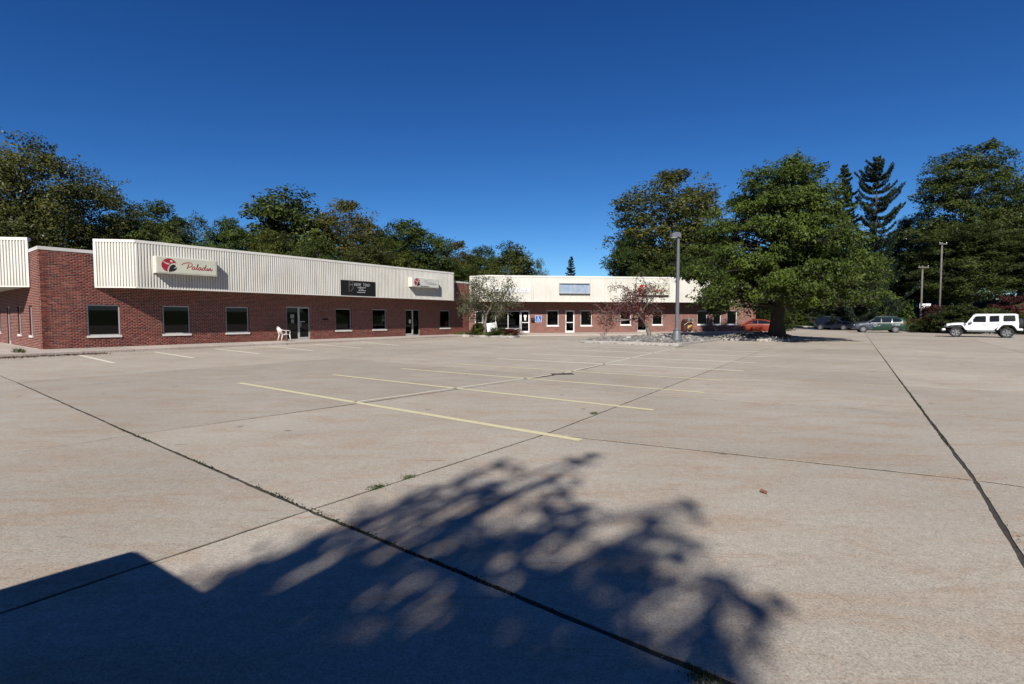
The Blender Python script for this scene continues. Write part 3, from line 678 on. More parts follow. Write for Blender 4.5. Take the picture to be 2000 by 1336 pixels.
# parapet coping at the corner pier, roof, hidden walls, floor
strip_along([(0, 15.8), (0, 0), (LEN1, 0)], PAR, PAR + .15, -.32, .03).build('parapet_coping', M['coping'], near)
MB().box(.26, LEN1, .26, 15.8, 4.25, 4.33).build('roof', M['roof'], near)
MB().box(0, LEN1 + 6, 15.8, 16, 0, PAR).build('back_wall', M['mortar'], near)
MB().add([(.25, .25, .12), (LEN1, .25, .12), (LEN1, 15.8, .12), (.25, 15.8, .12)], [(0, 1, 2, 3)]).build('room_floor', M['room'], near)
MB().add([(.25, 5, .12), (LEN1, 5, .12), (LEN1, 5, 4.25), (.25, 5, 4.25)], [(0, 1, 2, 3)]).build('partition', M['room'], near)
fascia(near, [(1.97, -.012), (1.97 + OV, -OV), (25.25, -OV), (25.25 + OV, -.012)], [(1.97, 0.0), (3.2, 0.0), (25.0, 0.0), (25.25 + OV, 0.0)])
fascia(near, [(-OV, 15.5), (-OV, 1.9 + OV), (-.012, 1.9)], [(0, 15.5), (0, 3.2), (0, 1.9)])
# downpipe-like end flashing beside the pier
strip_along([(1.93, -.001), (1.965, -.001)], FZ0, FZ1 - .2, 0, .03).build('flashing', M['grey'], near)

# --- far wing
farb = thing('brick_storefront_building', 'red brick storefront wing with white fascia at the back of the lot', 'building', E_, R(90) - ANG2)
LEN2 = 28.0
winsF = [(7.12, 8.24, .84, 2.24), (10.33, 11.43, .84, 2.24), (14.20, 15.23, .90, 2.23), (17.34, 18.39, .90, 2.23), (21.90, 22.92, .91, 2.24), (23.53, 24.35, .91, 2.24), (24.96, 26.01, .91, 2.24)]
doorsF = [(.46, 1.24, .14, 2.20), (4.66, 5.52, .17, 2.22), (8.87, 9.76, .19, 2.25), (15.87, 16.76, .23, 2.23)]
store = (1.24, 4.66, .56, 2.20)
holesF = winsF + doorsF + [store]
w3 = wall_with_holes('wall', 0, LEN2, 0, PAR, holesF, .25, F3, M['mortar'], farb)
rf = [r for r in brick_field(0.02, LEN2, .12, PAR - .01, holesF) if not (r[2] > FZ0 + .1 and .3 < r[0] and r[1] < 25.2)]
brick_parts(w3, rf, lambda r: 0, 0, F3, seed=5)
for h in holesF: reveals(w3, h, F3)
for i, h in enumerate(winsF):
    window(farb, F3, *h, frame='whitealu', pane='clear' if i == 0 else ('blind_glass' if i > 3 else 'glass'))
for i, h in enumerate(doorsF): 
    d_ = door(farb, F3, *h, frame='whitealu' if i < 3 else 'alu', mid=1.13 if i < 3 else None, handle=h[0] + .05 if i else h[1] - .05, w=.11 if i < 3 else .06)
    if i == 1:
        pbox(MB(), F3, 4.98, 5.24, .062, .066, 1.62, 1.82).build('notice', M['white'], d_); pbox(MB(), F3, 5.03, 5.19, .060, .064, 1.32, 1.66).build('notice', M['white'], d_)
fs = frame_mb(F3, *store, .06, .05, .12, (2.37, 3.52)).build('shopfront', M['whitealu'], farb)
for a, c in ((1.30, 2.34), (2.40, 3.49), (3.55, 4.60)): pbox(MB(), F3, a, c, .082, .09, .62, 2.14).build('pane', M['glass'], fs)
mb = MB(); pbox(mb, F3, 1.2, 4.66, -.05, .05, .50, .563); mb.build('sill', M['sill'], fs)
for j, h in enumerate(winsF[4:]):                                # lowered blinds inside
    for k in range(16): pbox(MB(), F3, h[0] + .06, h[1] - .06, .16, .18, h[2] + .08 + k * .075, h[2] + .14 + k * .075).build('blind_slat', M['blind'], farb)
strip_along([(0.0, 0), (LEN2, 0), (LEN2, 14)], PAR, PAR + .15, -.32, .03).build('parapet_coping', M['coping'], farb)
MB().box(.2, LEN2 - .26, .26, 13.9, 4.25, 4.33).build('roof', M['roof'], farb)
MB().box(0, LEN2, 13.9, 14.1, 0, PAR).build('back_wall', M['mortar'], farb)
def E3(x, y, z, local=False): return (LEN2 - y, x, z)
w4 = wall_with_holes('wall', 0, 13.9, 0, PAR, [], .25, E3, M['mortar'], farb); brick_parts(w4, brick_field(.0, 13.9, .1, PAR - .01, []), lambda r: 0, 0, E3, seed=6)
MB().add([(.2, .25, .12), (LEN2, .25, .12), (LEN2, 13.9, .12), (.2, 13.9, .12)], [(0, 1, 2, 3)]).build('room_floor', M['room'], farb)
MB().add([(.2, 5, .12), (LEN2, 5, .12), (LEN2, 5, 4.25), (.2, 5, 4.25)], [(0, 1, 2, 3)]).build('partition', M['room'], farb)
fascia(farb, [(.05, -.012), (.05 + OV, -OV), (24.3, -OV), (24.3 + OV, -.012)], [(.05, 0), (1.2, 0), (24.0, 0), (24.3 + OV, 0)])

# ------------------------------------------------------------------ signs
def text_me(s, size, name='lettering', width=None, shear=0, bold=0):
    cu = bpy.data.curves.new(name, 'FONT'); cu.body = s; cu.size = size; cu.align_x = 'LEFT'; cu.shear = shear; cu.offset = bold; cu.resolution_u = 3
    o = bpy.data.objects.new(name, cu); COL.objects.link(o); dg = bpy.context.evaluated_depsgraph_get(); dg.update()
    me = bpy.data.meshes.new_from_object(o.evaluated_get(dg)); COL.objects.unlink(o); bpy.data.objects.remove(o); bpy.data.curves.remove(cu)
    co = np.array([v.co[:] for v in me.vertices]); k = 1
    if width: k = width / (co[:, 0].max() - co[:, 0].min())
    for v in me.vertices: v.co = Vector(((v.co.x - co[:, 0].min()) * k, 0, v.co.y))
    return me
def put_text(s, size, x, y, z, mat, parent, **kw):
    o = mk('lettering', text_me(s, size, **kw), mat, parent); o.location = (x, y, z); return o
# script word: strokes traced as a monoline pen would write it, in a 0..1 square of the sign face
PAL = [[(780, 395), (815, 375), (860, 363), (920, 356), (975, 362), (1004, 390), (1000, 420), (968, 440), (925, 445)], [(938, 378), (915, 430), (893, 478)],
       [(1064, 446), (1035, 438), (1008, 456), (1004, 482), (1025, 492), (1050, 474), (1066, 446), (1060, 478), (1078, 492), (1105, 465), (1130, 415), (1136, 388), (1122, 405), (1112, 450), (1112, 480), (1130, 496)],
       [(1130, 496), (1150, 490)], [(1196, 456), (1170, 450), (1146, 470), (1146, 492), (1165, 502), (1188, 484), (1200, 458), (1194, 488), (1210, 502), (1228, 494)],
       [(1282, 464), (1255, 456), (1232, 476), (1232, 500), (1250, 508), (1276, 490), (1298, 450), (1316, 406), (1298, 455), (1290, 490), (1304, 510), (1322, 502), (1346, 468), (1338, 498), (1350, 514), (1366, 506), (1380, 474), (1372, 516), (1390, 488), (1412, 472), (1420, 484), (1412, 508), (1428, 518), (1466, 492)]]
def pal_uv(x, y):
    u = (x - 250) / 1320; top = 215 + (x - 250) * .0795; h = 340 - 30 * u
    return u, 1 - (y - top) / h
def arc(cx, cz, r, a0, a1, n=14): return [(cx + r * math.cos(R(a0 + (a1 - a0) * i / n)), cz + r * math.sin(R(a0 + (a1 - a0) * i / n))) for i in range(n + 1)]
def emblem(parent, cx, cz, r, y, back):
    sc = lambda P: [(cx + p[0] * r, cz + p[1] * r) for p in P]
    redp = arc(0, 0, 1, 18, 255, 26) + spline([(-.26, -.95), (-.24, -.62), (-.12, -.25), (.12, .12), (.45, .33), (.70, .38), (.95, .31)], 4)
    MB().flat(sc(redp), y).build('red_emblem', M['red'], parent)
    sw = spline([(-.80, .52), (-.55, .28), (-.25, .12), (.06, .10)], 4); sw2 = spline([(.02, .26), (-.25, .30), (-.55, .42), (-.80, .60)], 4)
    MB().flat(sc(sw + sw2), y - .002).build('emblem_figure', back, parent); MB().flat(sc(arc(.28, .60, .17, 0, 345, 14)), y - .002).build('emblem_figure', back, parent)
    leaf = spline([(-.07, -.98), (-.05, -.60), (.08, -.22), (.30, .03), (.58, .14), (.80, .06), (.84, -.12), (.70, -.30), (.48, -.44)], 4) + spline([(.72, -.42), (1.0, -.26), (.92, -.55), (.66, -.80), (.30, -.92), (-.07, -.98)], 4)
    MB().flat(sc(leaf), y).build('black_leaf_emblem', M['blackprint'], parent)
def light_box(name, label, host, x0, x1, z0, z1, ysurf, depth, face, frame, lw, ink, ex=None, extra=None):
    W_, H_ = x1 - x0, z1 - z0
    root = thing(name, label, 'sign'); root.location = host.matrix_basis @ Vector((x0, ysurf, z0)); root.rotation_euler = host.rotation_euler
    MB().bbox(0, W_, -depth, 0, 0, H_, .012).build('sign_box', M[frame], root)
    MB().bbox(.05, W_ - .05, -depth - .012, -depth + .002, .05, H_ - .05, .004).build('sign_face', M[face], root)
    mb = MB()
    for st in PAL:
        pts = spline([(pal_uv(*p)[0] * W_, pal_uv(*p)[1] * H_) for p in st], 5); mb.ribbon(pts, lw, -depth - .016)
    mb.build('script_lettering', M[ink], root)
    e = ex or (.205 * W_, .50 * H_, .40 * H_); emblem(root, *e, -depth - .0165, M[face])
    mb = MB()
    for bx in (.12, W_ - .12): mb.box(bx - .03, bx + .03, -.02, .03, -.05, 0)
    mb.build('bracket', M['grey'], root); return root
near_ys = -OV - .04; host_n = near; host_f = farb
near.matrix_basis = Matrix.Translation(K) @ Matrix.Rotation(R(90) - ANG, 4, 'Z'); farb.matrix_basis = Matrix.Translation(E_) @ Matrix.Rotation(R(90) - ANG2, 4, 'Z')
s1 = light_box('wall_sign', 'large cream light box sign with red script lettering near the left end of the fascia', near, 3.95, 6.75, 3.76, 4.60, near_ys, .38, 'signface', 'signbox', .038, 'red')
s3 = light_box('wall_sign', 'pale grey light box sign reading Main Entrance above the double glass door', near, 20.35, 23.15, 3.90, 4.62, near_ys, .38, 'signgrey', 'signbox', .026, 'greyprint', (.19 * 2.8, .36, .30))
put_text('Main Entrance', .12, .88, -.397, .055, M['blackprint'], s3, width=.86, bold=.004)
s5 = light_box('wall_sign', 'cream sign with red script seen through the red-leaved tree', farb, 15.05, 18.30, 3.62, 4.70, near_ys, .22, 'signface', 'grey', .04, 'red')
# black board
s2 = thing('wall_sign', 'black board sign with white hand lettering and state outline on the fascia', 'sign'); s2.location = near.matrix_basis @ Vector((14.5, near_ys, 3.08)); s2.rotation_euler = near.rotation_euler
MB().bbox(0, 2.78, -.035, 0, 0, 1.0, .008).build('board', M['black'], s2)
mb = MB()
def glyph(strokes, x, z, w, h, lw):
    for st in strokes: mb.ribbon([(x + p[0] * w, z + p[1] * h) for p in st], lw, -.038)
G = dict(H=[[(0, 0), (0, 1)], [(1, 0), (1, 1)], [(0, .5), (1, .55)]], O=[[(.5, 0), (.05, .3), (.05, .7), (.5, 1), (.95, .7), (.95, .3), (.5, 0)]], M=[[(0, 0), (.1, 1), (.5, .35), (.9, 1), (1, 0)]], E=[[(.9, 1), (0, 1), (0, 0), (.9, 0)], [(0, .52), (.8, .52)]],
         T=[[(0, 1), (1, 1)], [(.5, 1), (.5, 0)]], W=[[(0, 1), (.25, 0), (.5, .7), (.75, 0), (1, 1)]], N=[[(0, 0), (0, 1), (1, 0), (1, 1)]])
x = 1.06
for ch in 'HOME TOWN':
    if ch == ' ': x += .10; continue
    glyph(G[ch], x, .64, .10, .21, .022); x += .15
mb.build('lettering', M['letter'], s2)
mb = MB(); mb.ribbon([(.64, .94), (.94, .95), (.94, .60), (.95, .46), (.86, .38), (.80, .30), (.68, .27), (.60, .28), (.64, .36), (.64, .94)], .018, -.038)
for k in range(6): mb.ribbon([(.70 + k * .038, .66 + .03 * (k % 2)), (.70 + k * .038, .76 + .02 * (k % 3))], .014, -.038)
mb.build('state_outline', M['greyprint'], s2)
mb = MB(); r_ = random.Random(4)                                  # worn small print, no longer legible
for (x0, x1, z, h) in ((1.30, 1.96, .53, .05), (1.42, 1.78, .44, .045), (1.38, 1.98, .33, .05), (1.28, 1.92, .20, .055)):
    x = x0
    while x < x1: w = r_.uniform(.02, .05); mb.flat([(x, z), (x + w, z), (x + w, z + h * r_.uniform(.6, 1)), (x, z + h)], -.038); x += w + r_.uniform(.008, .03)
mb.build('small_print', M['letter'], s2, kind='stuff')
# white strip sign behind the pale tree
s4 = thing('wall_sign', 'long white strip sign with grey serif lettering behind the bare pale tree', 'sign'); s4.location = farb.matrix_basis @ Vector((1.75, near_ys, 3.80)); s4.rotation_euler = farb.rotation_euler
MB().bbox(0, 3.5, -.03, 0, 0, .42, .006).build('board', M['white'], s4)
put_text('Romski group', .34, .95, -.034, .12, M['greyprint'], s4, width=2.42, bold=.004)
# empty sign box with two pale panes
s6 = thing('sign_box', 'empty framed sign box with two blue-grey panes on the white fascia', 'sign'); s6.location = farb.matrix_basis @ Vector((7.95, near_ys, 3.74)); s6.rotation_euler = farb.rotation_euler
mb = MB(); mb.box(0, 2.84, -.20, 0, 0, .07).box(0, 2.84, -.20, 0, .88, .95).box(0, .06, -.20, 0, .07, .88).box(2.78, 2.84, -.20, 0, .07, .88); mb.build('frame', M['alu'], s6)
MB().box(1.40, 1.44, -.12, -.07, .07, .88).build('mullion', M['alu'], s6); MB().box(.06, 2.78, -.02, -.01, .07, .88).build('back_panel', M['bluepane'], s6)
for a, b in ((.06, 1.40), (1.44, 2.78)): MB().box(a, b, -.09, -.08, .07, .88).build('pane', M['bluepane'], s6)
# accessible parking sign and letter box on the wall
s7 = thing('parking_sign', 'square blue wheelchair symbol sign on the brick wall', 'sign'); s7.location = farb.matrix_basis @ Vector((6.02, -.012, 1.16)); s7.rotation_euler = farb.rotation_euler
MB().bbox(0, .62, -.02, 0, 0, .60, .004).build('plate', M['white'], s7); MB().box(.03, .59, -.024, -.0205, .03, .57).build('blue_panel', M['bluesign'], s7)
mb = MB(); mb.flat(arc(.275, .475, .042, 0, 345, 12), -.026); mb.ribbon([(.28, .42), (.285, .27), (.40, .27), (.46, .14), (.50, .155)], .045, -.026); mb.ribbon([(.285, .355), (.375, .355)], .035, -.026); mb.ribbon(arc(.29, .20, .115, 140, 335, 16), .034, -.0262)
mb.build('wheelchair_symbol', M['white'], s7)
mbx = thing('letter_box', 'small black letter box beside the blue wheelchair sign', 'letter box'); mbx.location = farb.matrix_basis @ Vector((5.64, -.012, 1.20)); mbx.rotation_euler = farb.rotation_euler
MB().bbox(0, .34, -.16, 0, 0, .30, .02).build('box', M['black'], mbx); MB().box(.0, .34, -.19, 0, .30, .335).build('lid', M['black'], mbx); MB().box(.06, .26, -.166, -.161, .20, .225).build('slot', M['chrome'], mbx)

# ------------------------------------------------------------------ small things on the lot
# lamp post
q = Vector((9.62, 29.15, 0)); zb = .16
lp = thing('lamp_post', 'tall grey parking lot lamp post on a flared base at the rock island', 'lamp post', (q.x, q.y, zb), R(8))
MB().lathe([(.335, -.15), (.325, .0), (.285, .2), (.235, .42), (.20, .62), (.19, .64), (.0, .64)], 14).build('flared_base', M['steel'], lp, True, 35)
MB().bbox(-.17, .17, -.17, .17, .64, .68, .015).lathe([(.15, .68), (.15, .74), (.12, .78), (.0, .78)], 12).build('collar', M['steel'], lp, True, 30)
mb = MB(); t = [(-.095, -.095), (.095, -.095), (.095, .095), (-.095, .095)]
b0 = [(x, y, .70) for x, y in round_poly([Vector(p) for p in t], .04, 3)]; b1 = [(p[0] * .68, p[1] * .68, 6.22) for p in b0]; n = len(b0)
mb.add(b0 + b1, [(i, (i + 1) % n, n + (i + 1) % n, n + i) for i in range(n)] + [tuple(range(n, 2 * n))]); mb.build('pole', M['steel'], lp, True, 40)
mb = MB(); mb.prism([(.08, 6.00), (.08, 6.24), (-.02, 6.32), (-.26, 6.33), (-.42, 6.25), (-.46, 6.10), (-.44, 6.06), (-.10, 6.07)], -.17, .17); mb.build('lamp_head', M['steel'], lp, True, 30)
MB().box(-.42, -.12, -.14, .14, 6.03, 6.062).build('lens', M['lamp'], lp)
mb = MB()
for a in range(4): mb.lathe([(.016, .67), (.016, .73), (.0, .73)], 6, (.18 * math.cos(a * 1.571 + .785), .18 * math.sin(a * 1.571 + .785), 0))
mb.build('anchor_bolt', M['chrome'], lp)

# plastic chair, facing the door
cc = near.matrix_basis @ Vector((10.75, -1.0, .13))
ch = thing('garden_chair', 'white plastic armchair standing on the walk beside the glass door', 'chair', cc, R(90) - ANG + R(-4))
# local: x = forward, y = left
def mk_chair():
    sv = []; nn = 9
    for i in range(nn):
        for j in range(nn): x = -.22 + .46 * i / (nn - 1); y = (-.235 + .47 * j / (nn - 1)) * (1 - .08 * (1 - i / (nn - 1))); sv.append((x, y, .41 + .03 * (i / (nn - 1)) + .02 * (abs(y) / .23) ** 2 - (.02 if i == nn - 1 else 0)))
    fs_ = [(i * nn + j, (i + 1) * nn + j, (i + 1) * nn + j + 1, i * nn + j + 1) for i in range(nn - 1) for j in range(nn - 1)]
    MB().add(sv, fs_).add([(x, y, z - .022) for x, y, z in sv], [tuple(reversed(f)) for f in fs_]).build('seat', M['plastic'], ch, True)
    rim = [(.24, -.24, .43), (.24, .24, .43)]
    MB().tube([(-.22, -.22, .41), (.24, -.235, .43), (.255, 0, .42), (.24, .235, .43), (-.22, .22, .41)], .018, 6).build('seat_rim', M['plastic'], ch, True)
    bk = spline([(-.22, -.225, .40), (-.27, -.245, .58), (-.33, -.235, .76), (-.375, -.13, .85), (-.385, 0, .875), (-.375, .13, .85), (-.33, .235, .76), (-.27, .245, .58), (-.22, .225, .40)], 4)
    b = MB().tube(bk, .020, 6).build('backrest', M['plastic'], ch, True)
    for k in range(-3, 4):
        y = k * .058; zt = .865 - .9 * y * y * 2; MB().tube([(-.225, y * .85, .42), (-.285, y * .95, .62), (-.375 + abs(y) * .08, y, zt)], [.014, .016, .014], 5).build('back_slat', M['plastic'], b, True)
    for s in (-1, 1):
        MB().tube(spline([(-.325, .24 * s, .74), (-.20, .285 * s, .675), (0, .295 * s, .655), (.18, .285 * s, .645), (.235, .265 * s, .60), (.235, .25 * s, .44)], 3), [.02, .022, .025, .027, .028, .028, .028, .028, .028, .026, .025, .024, .023, .022, .022, .022], 6).build('arm', M['plastic'], ch, True)
        MB().tube([(.225, .225 * s, .43), (.265, .265 * s, .0)], [.032, .02], 6).build('leg', M['plastic'], ch, True)
        MB().tube([(-.20, .21 * s, .42), (-.30, .245 * s, .0)], [.032, .02], 6).build('leg', M['plastic'], ch, True)
mk_chair()
# cabinet against the far wall
kq = farb.matrix_basis @ Vector((20.66, -.62, .26))
cb = thing('vending_cabinet', 'brown and gold cabinet with a grey console standing against the brick wall', 'cabinet', kq, R(90) - ANG2)
BRN = simple('brown_panel', (.075, .028, .018), .5, var=.3); GOLD = simple('gold_panel', (.50, .30, .09), .45, var=.15); CON = simple('console_grey', (.20, .20, .18), .5, var=.25, scale=12)
mb = MB(); mb.prism([(-.12, 0), (-.12, .78), (-.30, .98), (-.30, 1.16), (.10, 1.16), (.38, .92), (.38, 0)], -.50, -.20, 'x'); mb.build('side_panel', BRN, cb)
MB().prism([(-.18, .08), (-.18, .72), (-.10, .80), (.38, .80), (.38, .08)], -.199, .36, 'x').build('cabinet_body', M['black'], cb)
MB().box(-.16, .32, -.195, -.181, .14, .70).build('front_panel', BRN, cb)
mb = MB(); mb.add([(-.15, -.199, .26), (.0, -.199, .34), (.16, -.199, .46), (.31, -.199, .52), (.31, -.199, .64), (.12, -.199, .63), (-.15, -.199, .56)], [tuple(range(7))]); mb.build('gold_swoosh', GOLD, cb)
MB().bbox(-.18, .42, -.32, .30, .80, .90, .015).build('shelf', BRN, cb); MB().box(.24, .36, -.325, -.321, .82, .87).build('price_card', M['white'], cb); MB().box(-.16, .02, -.325, -.321, .82, .86).build('price_card', M['cardboard'], cb)
MB().bbox(-.14, .44, -.28, .24, .93, 1.24, .03).build('console', CON, cb); MB().box(.02, .22, -.286, -.279, 1.00, 1.16).build('screen', M['black'], cb)
for kx in (-.06, .34): MB().lathe([(.05, 0), (.05, -.03), (.0, -.03)], 10, (kx, -.28, 1.08), 'y').build('knob', M['chrome'], cb)
MB().tube([(-.02, 0, 1.24), (-.02, 0, 1.58)], .018, 6).build('antenna', simple('pink_rod', (.55, .22, .18), .6), cb)
MB().tube([(-.46, -.20, .62), (-.16, -.30, .90)], .018, 6).build('lever', M['plastic'], cb)
mb = MB()
for xx in (-.14, .28): mb.bbox(xx, xx + .06, -.16, .3, 0, .08, .01)
mb.build('foot', M['white'], cb)
# tilted yard sign in the planting bed
ys = thing('yard_sign', 'tilted white yard sign with smeared grey marks in the planting bed', 'sign', (-1.55, 40.6, .18), R(6))
Mt = Matrix.Rotation(R(-7), 4, 'Y')
MB().bbox(-.42, .42, -.012, .012, .28, .98, .006, Mt).build('board', M['white'], ys)
mb = MB(); r_ = random.Random(3)
for st in ([(-.40, .86), (-.15, .82), (.12, .80), (.36, .84)], [(.30, .40), (.26, .55), (.30, .70), (.38, .80)], [(-.2, .55), (-.05, .60), (.08, .52)], [(.0, .42), (.12, .45), (.16, .38)]):
    P_ = [tuple((Mt @ Vector((p[0], 0, p[1])))[i] for i in (0, 2)) for p in st]; mb.ribbon(spline(P_, 4), .06 if len(st) == 4 else .05, -.0135)
mb.build('smeared_print', simple('smear', (.36, .37, .40), .7), ys)
mb = MB()
for x in (-.25, .25): p, q2 = Mt @ Vector((x, 0, .3)), Mt @ Vector((x, 0, -.1)); mb.tube([p, q2], .008, 5)
mb.build('wire_leg', M['grey'], ys)
# desk behind the clear window
dk = thing('desk', 'brown wooden desk seen inside behind the window by the blue sign', 'desk'); dk.location = farb.matrix_basis @ Vector((7.45, .45, .12)); dk.rotation_euler = farb.rotation_euler
MB().bbox(0, .85, 0, .5, 1.04, 1.09, .006).build('desk_top', M['cardboard'], dk); MB().box(.03, .82, .02, .04, .2, 1.04).build('front_panel', M['cardboard'], dk)
mb = MB()
for x in (.04, .81): mb.box(x - .03, x + .03, .05, .45, 0, 1.04)
mb.build('side_panel', M['cardboard'], dk)
# storm drain
dq = gp(1098, 731); dr = thing('storm_drain', 'iron storm drain grate set in the concrete by the white line', 'drain', (dq.x, dq.y, 0), R(10)); dr.scale = (.62, .62, 1)
IRON = simple('rust_iron', (.05, .03, .022), .8, .3, var=.3)
for s in (-.26, .26):
    fr_ = MB().box(s - .24, s + .24, -.20, -.17, .001, .012).box(s - .24, s + .24, .17, .20, .001, .012).box(s - .24, s - .21, -.17, .17, .001, .012).box(s + .21, s + .24, -.17, .17, .001, .012).build('grate', IRON, dr)
    MB().add([(s - .21, -.17, .002), (s + .21, -.17, .002), (s + .21, .17, .002), (s - .21, .17, .002)], [(0, 1, 2, 3)]).build('pit_dark_sheet', M['black'], fr_)  # flat black sheet: the darkness of the open pit put into colour
    for k in range(6): MB().box(s - .19 + k * .07, s - .165 + k * .07, -.17, .17, .003, .011).build('grate_bar', IRON, fr_)
# fallen leaf
lq = gp(1493, 963); lf = MB().add([(0, -.045, .004), (.02, -.01, .012), (.035, .02, .008), (.0, .06, .022), (-.035, .015, .010), (-.022, -.012, .014)], [(0, 1, 5), (1, 2, 4, 5), (2, 3, 4)]).build('fallen_leaf', simple('brown_leaf', (.22, .09, .05), .7)); lf.location = (lq.x, lq.y, 0); lf['label'] = 'single curled brown leaf lying on the open concrete'; lf['category'] = 'leaf'
# utility poles and roadside board on the rise
def tz(x, y): return float(terrain_z(np.array([x]), np.array([y]))[0])
def at(px, D): return (px - 1000) / FPX * D
for px, D, top, lab, arm in ((1797, 55, 520, 'weathered utility pole with a short crossarm, the lower of two', 1.15), (1833, 57, 475, 'taller weathered utility pole half hidden in the trees', .9)):
    x = at(px, D); z0 = tz(x, D); zt = CAM_H + (621 - top) / FPX * D
    up_ = thing('utility_pole', lab, 'utility pole', (x, D, z0))
    MB().tube([(0, 0, -.3), (.02, 0, (zt - z0) * .5), (0, 0, zt - z0)], [.11, .095, .08], 9).build('pole', M['pole'], up_, True)
    MB().bbox(-arm / 2, arm / 2, -.18, -.10, zt - z0 - .25, zt - z0 - .12, .01).build('crossarm', M['pole'], up_)
    for ix in (-.42, .42): MB().lathe([(.03, 0), (.055, .04), (.03, .08), (.05, .12), (0, .14)], 8, (arm * ix, -.14, zt - z0 - .12)).build('insulator', M['chrome'], up_, True)
x, D = at(1805, 57), 57; z0 = CAM_H + (621 - 603) / FPX * D
rb = thing('road_sign', 'small white board sign at the road on the rise, below the utility poles', 'sign', (x, D, z0 - .2), R(-20))
MB().bbox(-.52, .52, -.02, .02, .25, .78, .008).build('board', M['white'], rb)
mb = MB(); mb.ribbon(spline([(-.3, .45), (-.1, .58), (.05, .5), (.25, .36)], 4), .06, -.024); mb.ribbon([(-.05, .72), (.1, .62)], .05, -.024); mb.build('faded_print', M['blackprint'], rb)
for sx in (-.4, .4): MB().box(sx - .03, sx + .03, .021, .08, -1.2, .7).build('post', M['pole'], rb)

# ------------------------------------------------------------------ trees
def unit(v): return v / np.maximum(np.linalg.norm(v, axis=-1, keepdims=True), 1e-9)
def leaf_arrays(pos, nrm, size, r, asp=.62):
    """one folded diamond of two triangles per leaf"""
    n = len(pos); t = unit(np.cross(nrm, r.normal(size=(n, 3)))); b = np.cross(nrm, t); s = size[:, None]
    V = np.stack([pos + t * s, pos + b * s * asp + nrm * s * .18, pos - t * s, pos - b * s * asp + nrm * s * .18], 1).reshape(-1, 3)
    i = np.arange(n)[:, None] * 4
    return V, np.concatenate([i + [[0, 1, 2]], i + [[0, 2, 3]]], 1).reshape(-1, 3)
def tree_mesh(name, seed, H, base, env, nclump, rc, nleaf, lsize, trunk_r, flat=.55, droop=0.0, shell=.45, wander=.25, limb=.35, up=.55, hollow=.25, trunk_top=.86):
    """returns (wood mesh builder, leaf positions, normals, sizes, tints); env(t, theta) is the crown radius at height fraction t"""
    r = np.random.default_rng(seed); ph = r.uniform(0, 6.28, 6)
    def radius(t, th): return env(t) * (1 + .13 * np.sin(3 * th + ph[0] + 4 * t) + .10 * np.sin(5 * th + ph[1] - 7 * t) + .07 * np.sin(9 * t * 2 + ph[2] + 2 * th))
    C = []; tries = 0; mind = rc * .95
    while len(C) < nclump and tries < nclump * 60:
        tries += 1; t = r.uniform(0, 1); th = r.uniform(0, 6.28)
        if r.uniform() > (env(t) / env.mx) ** 1.3: continue
        rho = max(hollow, r.uniform() ** shell); rad = radius(t, th) * rho
        p = np.array([rad * math.cos(th), rad * math.sin(th), base + (H - base) * t - droop * rad])
        if C and np.min(np.linalg.norm(np.array(C) - p, axis=1)) < mind: mind *= .9985; continue
        C.append(p)
    C = np.array(C); wood = MB()
    zs = np.linspace(-.2, H * trunk_top, 9); wx = np.cumsum(r.normal(0, wander * H / 60, 9)); wy = np.cumsum(r.normal(0, wander * H / 60, 9)); wx -= wx[0]; wy -= wy[0]; wx[1] = wx[0]; wy[1] = wy[0]
    fl = [1.55, 1.0, .9, .82, .7, .56, .42, .28, .12]
    wood.tube([(a, b, c) for a, b, c in zip(wx, wy, zs)], [trunk_r * f for f in fl], 9)
    tp = lambda z: np.array([np.interp(z, zs, wx), np.interp(z, zs, wy), z])
    for c in C:
        d = math.hypot(c[0], c[1]); z0 = np.clip(c[2] - d * limb * r.uniform(.7, 1.3), base * .75, H * trunk_top * .97); p0 = tp(z0)
        mid = p0 * .5 + c * .5 + np.array([0, 0, .12 * d]) + r.normal(0, .06 * d + .02, 3); r0 = max(.02, trunk_r * .30 * (1 - z0 / H) + .012 * d * .4)
        wood.tube([tuple(p0), tuple(p0 * .72 + mid * .28 + np.array([0, 0, .03 * d])), tuple(mid), tuple(c)], [r0, r0 * .8, r0 * .5, .012], 5, False)
    k = np.maximum(1, (r.gamma(6, 1 / 6, len(C)) * nleaf / len(C)).astype(int)); idx = np.repeat(np.arange(len(C)), k); n = len(idx)
    dv = unit(r.normal(size=(n, 3))); rr = r.uniform(0, 1, n) ** .42; sz = rc * r.uniform(.75, 1.3, len(C))
    off = dv * rr[:, None] * sz[idx][:, None]; off[:, 2] *= flat
    # ragged tufts: pull a share of the leaves into sprigs
    spr = unit(r.normal(size=(len(C), 7, 3))) * [1, 1, .6]; pick = r.integers(0, 7, n); sel = r.uniform(size=n) < .42
    so = spr[idx, pick] * sz[idx][:, None] * r.uniform(.55, 1.35, n)[:, None] + r.normal(0, .10, (n, 3)) * rc
    off = np.where(sel[:, None], so, off); pos = C[idx] + off
    pos[:, 2] -= droop * .35 * np.linalg.norm(off[:, :2], axis=1)
    outw = unit(pos - np.array([0, 0, base + (H - base) * .45])); nrm = unit(.55 * unit(off + 1e-6) + .35 * outw + np.array([0, 0, up]) + r.normal(0, .55, (n, 3)))
    ct = r.normal(0, .16, len(C)); tint = np.clip(.46 + ct[idx] + r.normal(0, .15, n), 0, 1)
    return wood, pos, nrm, lsize * r.uniform(.65, 1.35, n), tint
def env_fn(pts):
    T, Rr = zip(*pts); f = lambda t: float(np.interp(t, T, Rr)); f.mx = max(Rr); return f
PROTO = {}
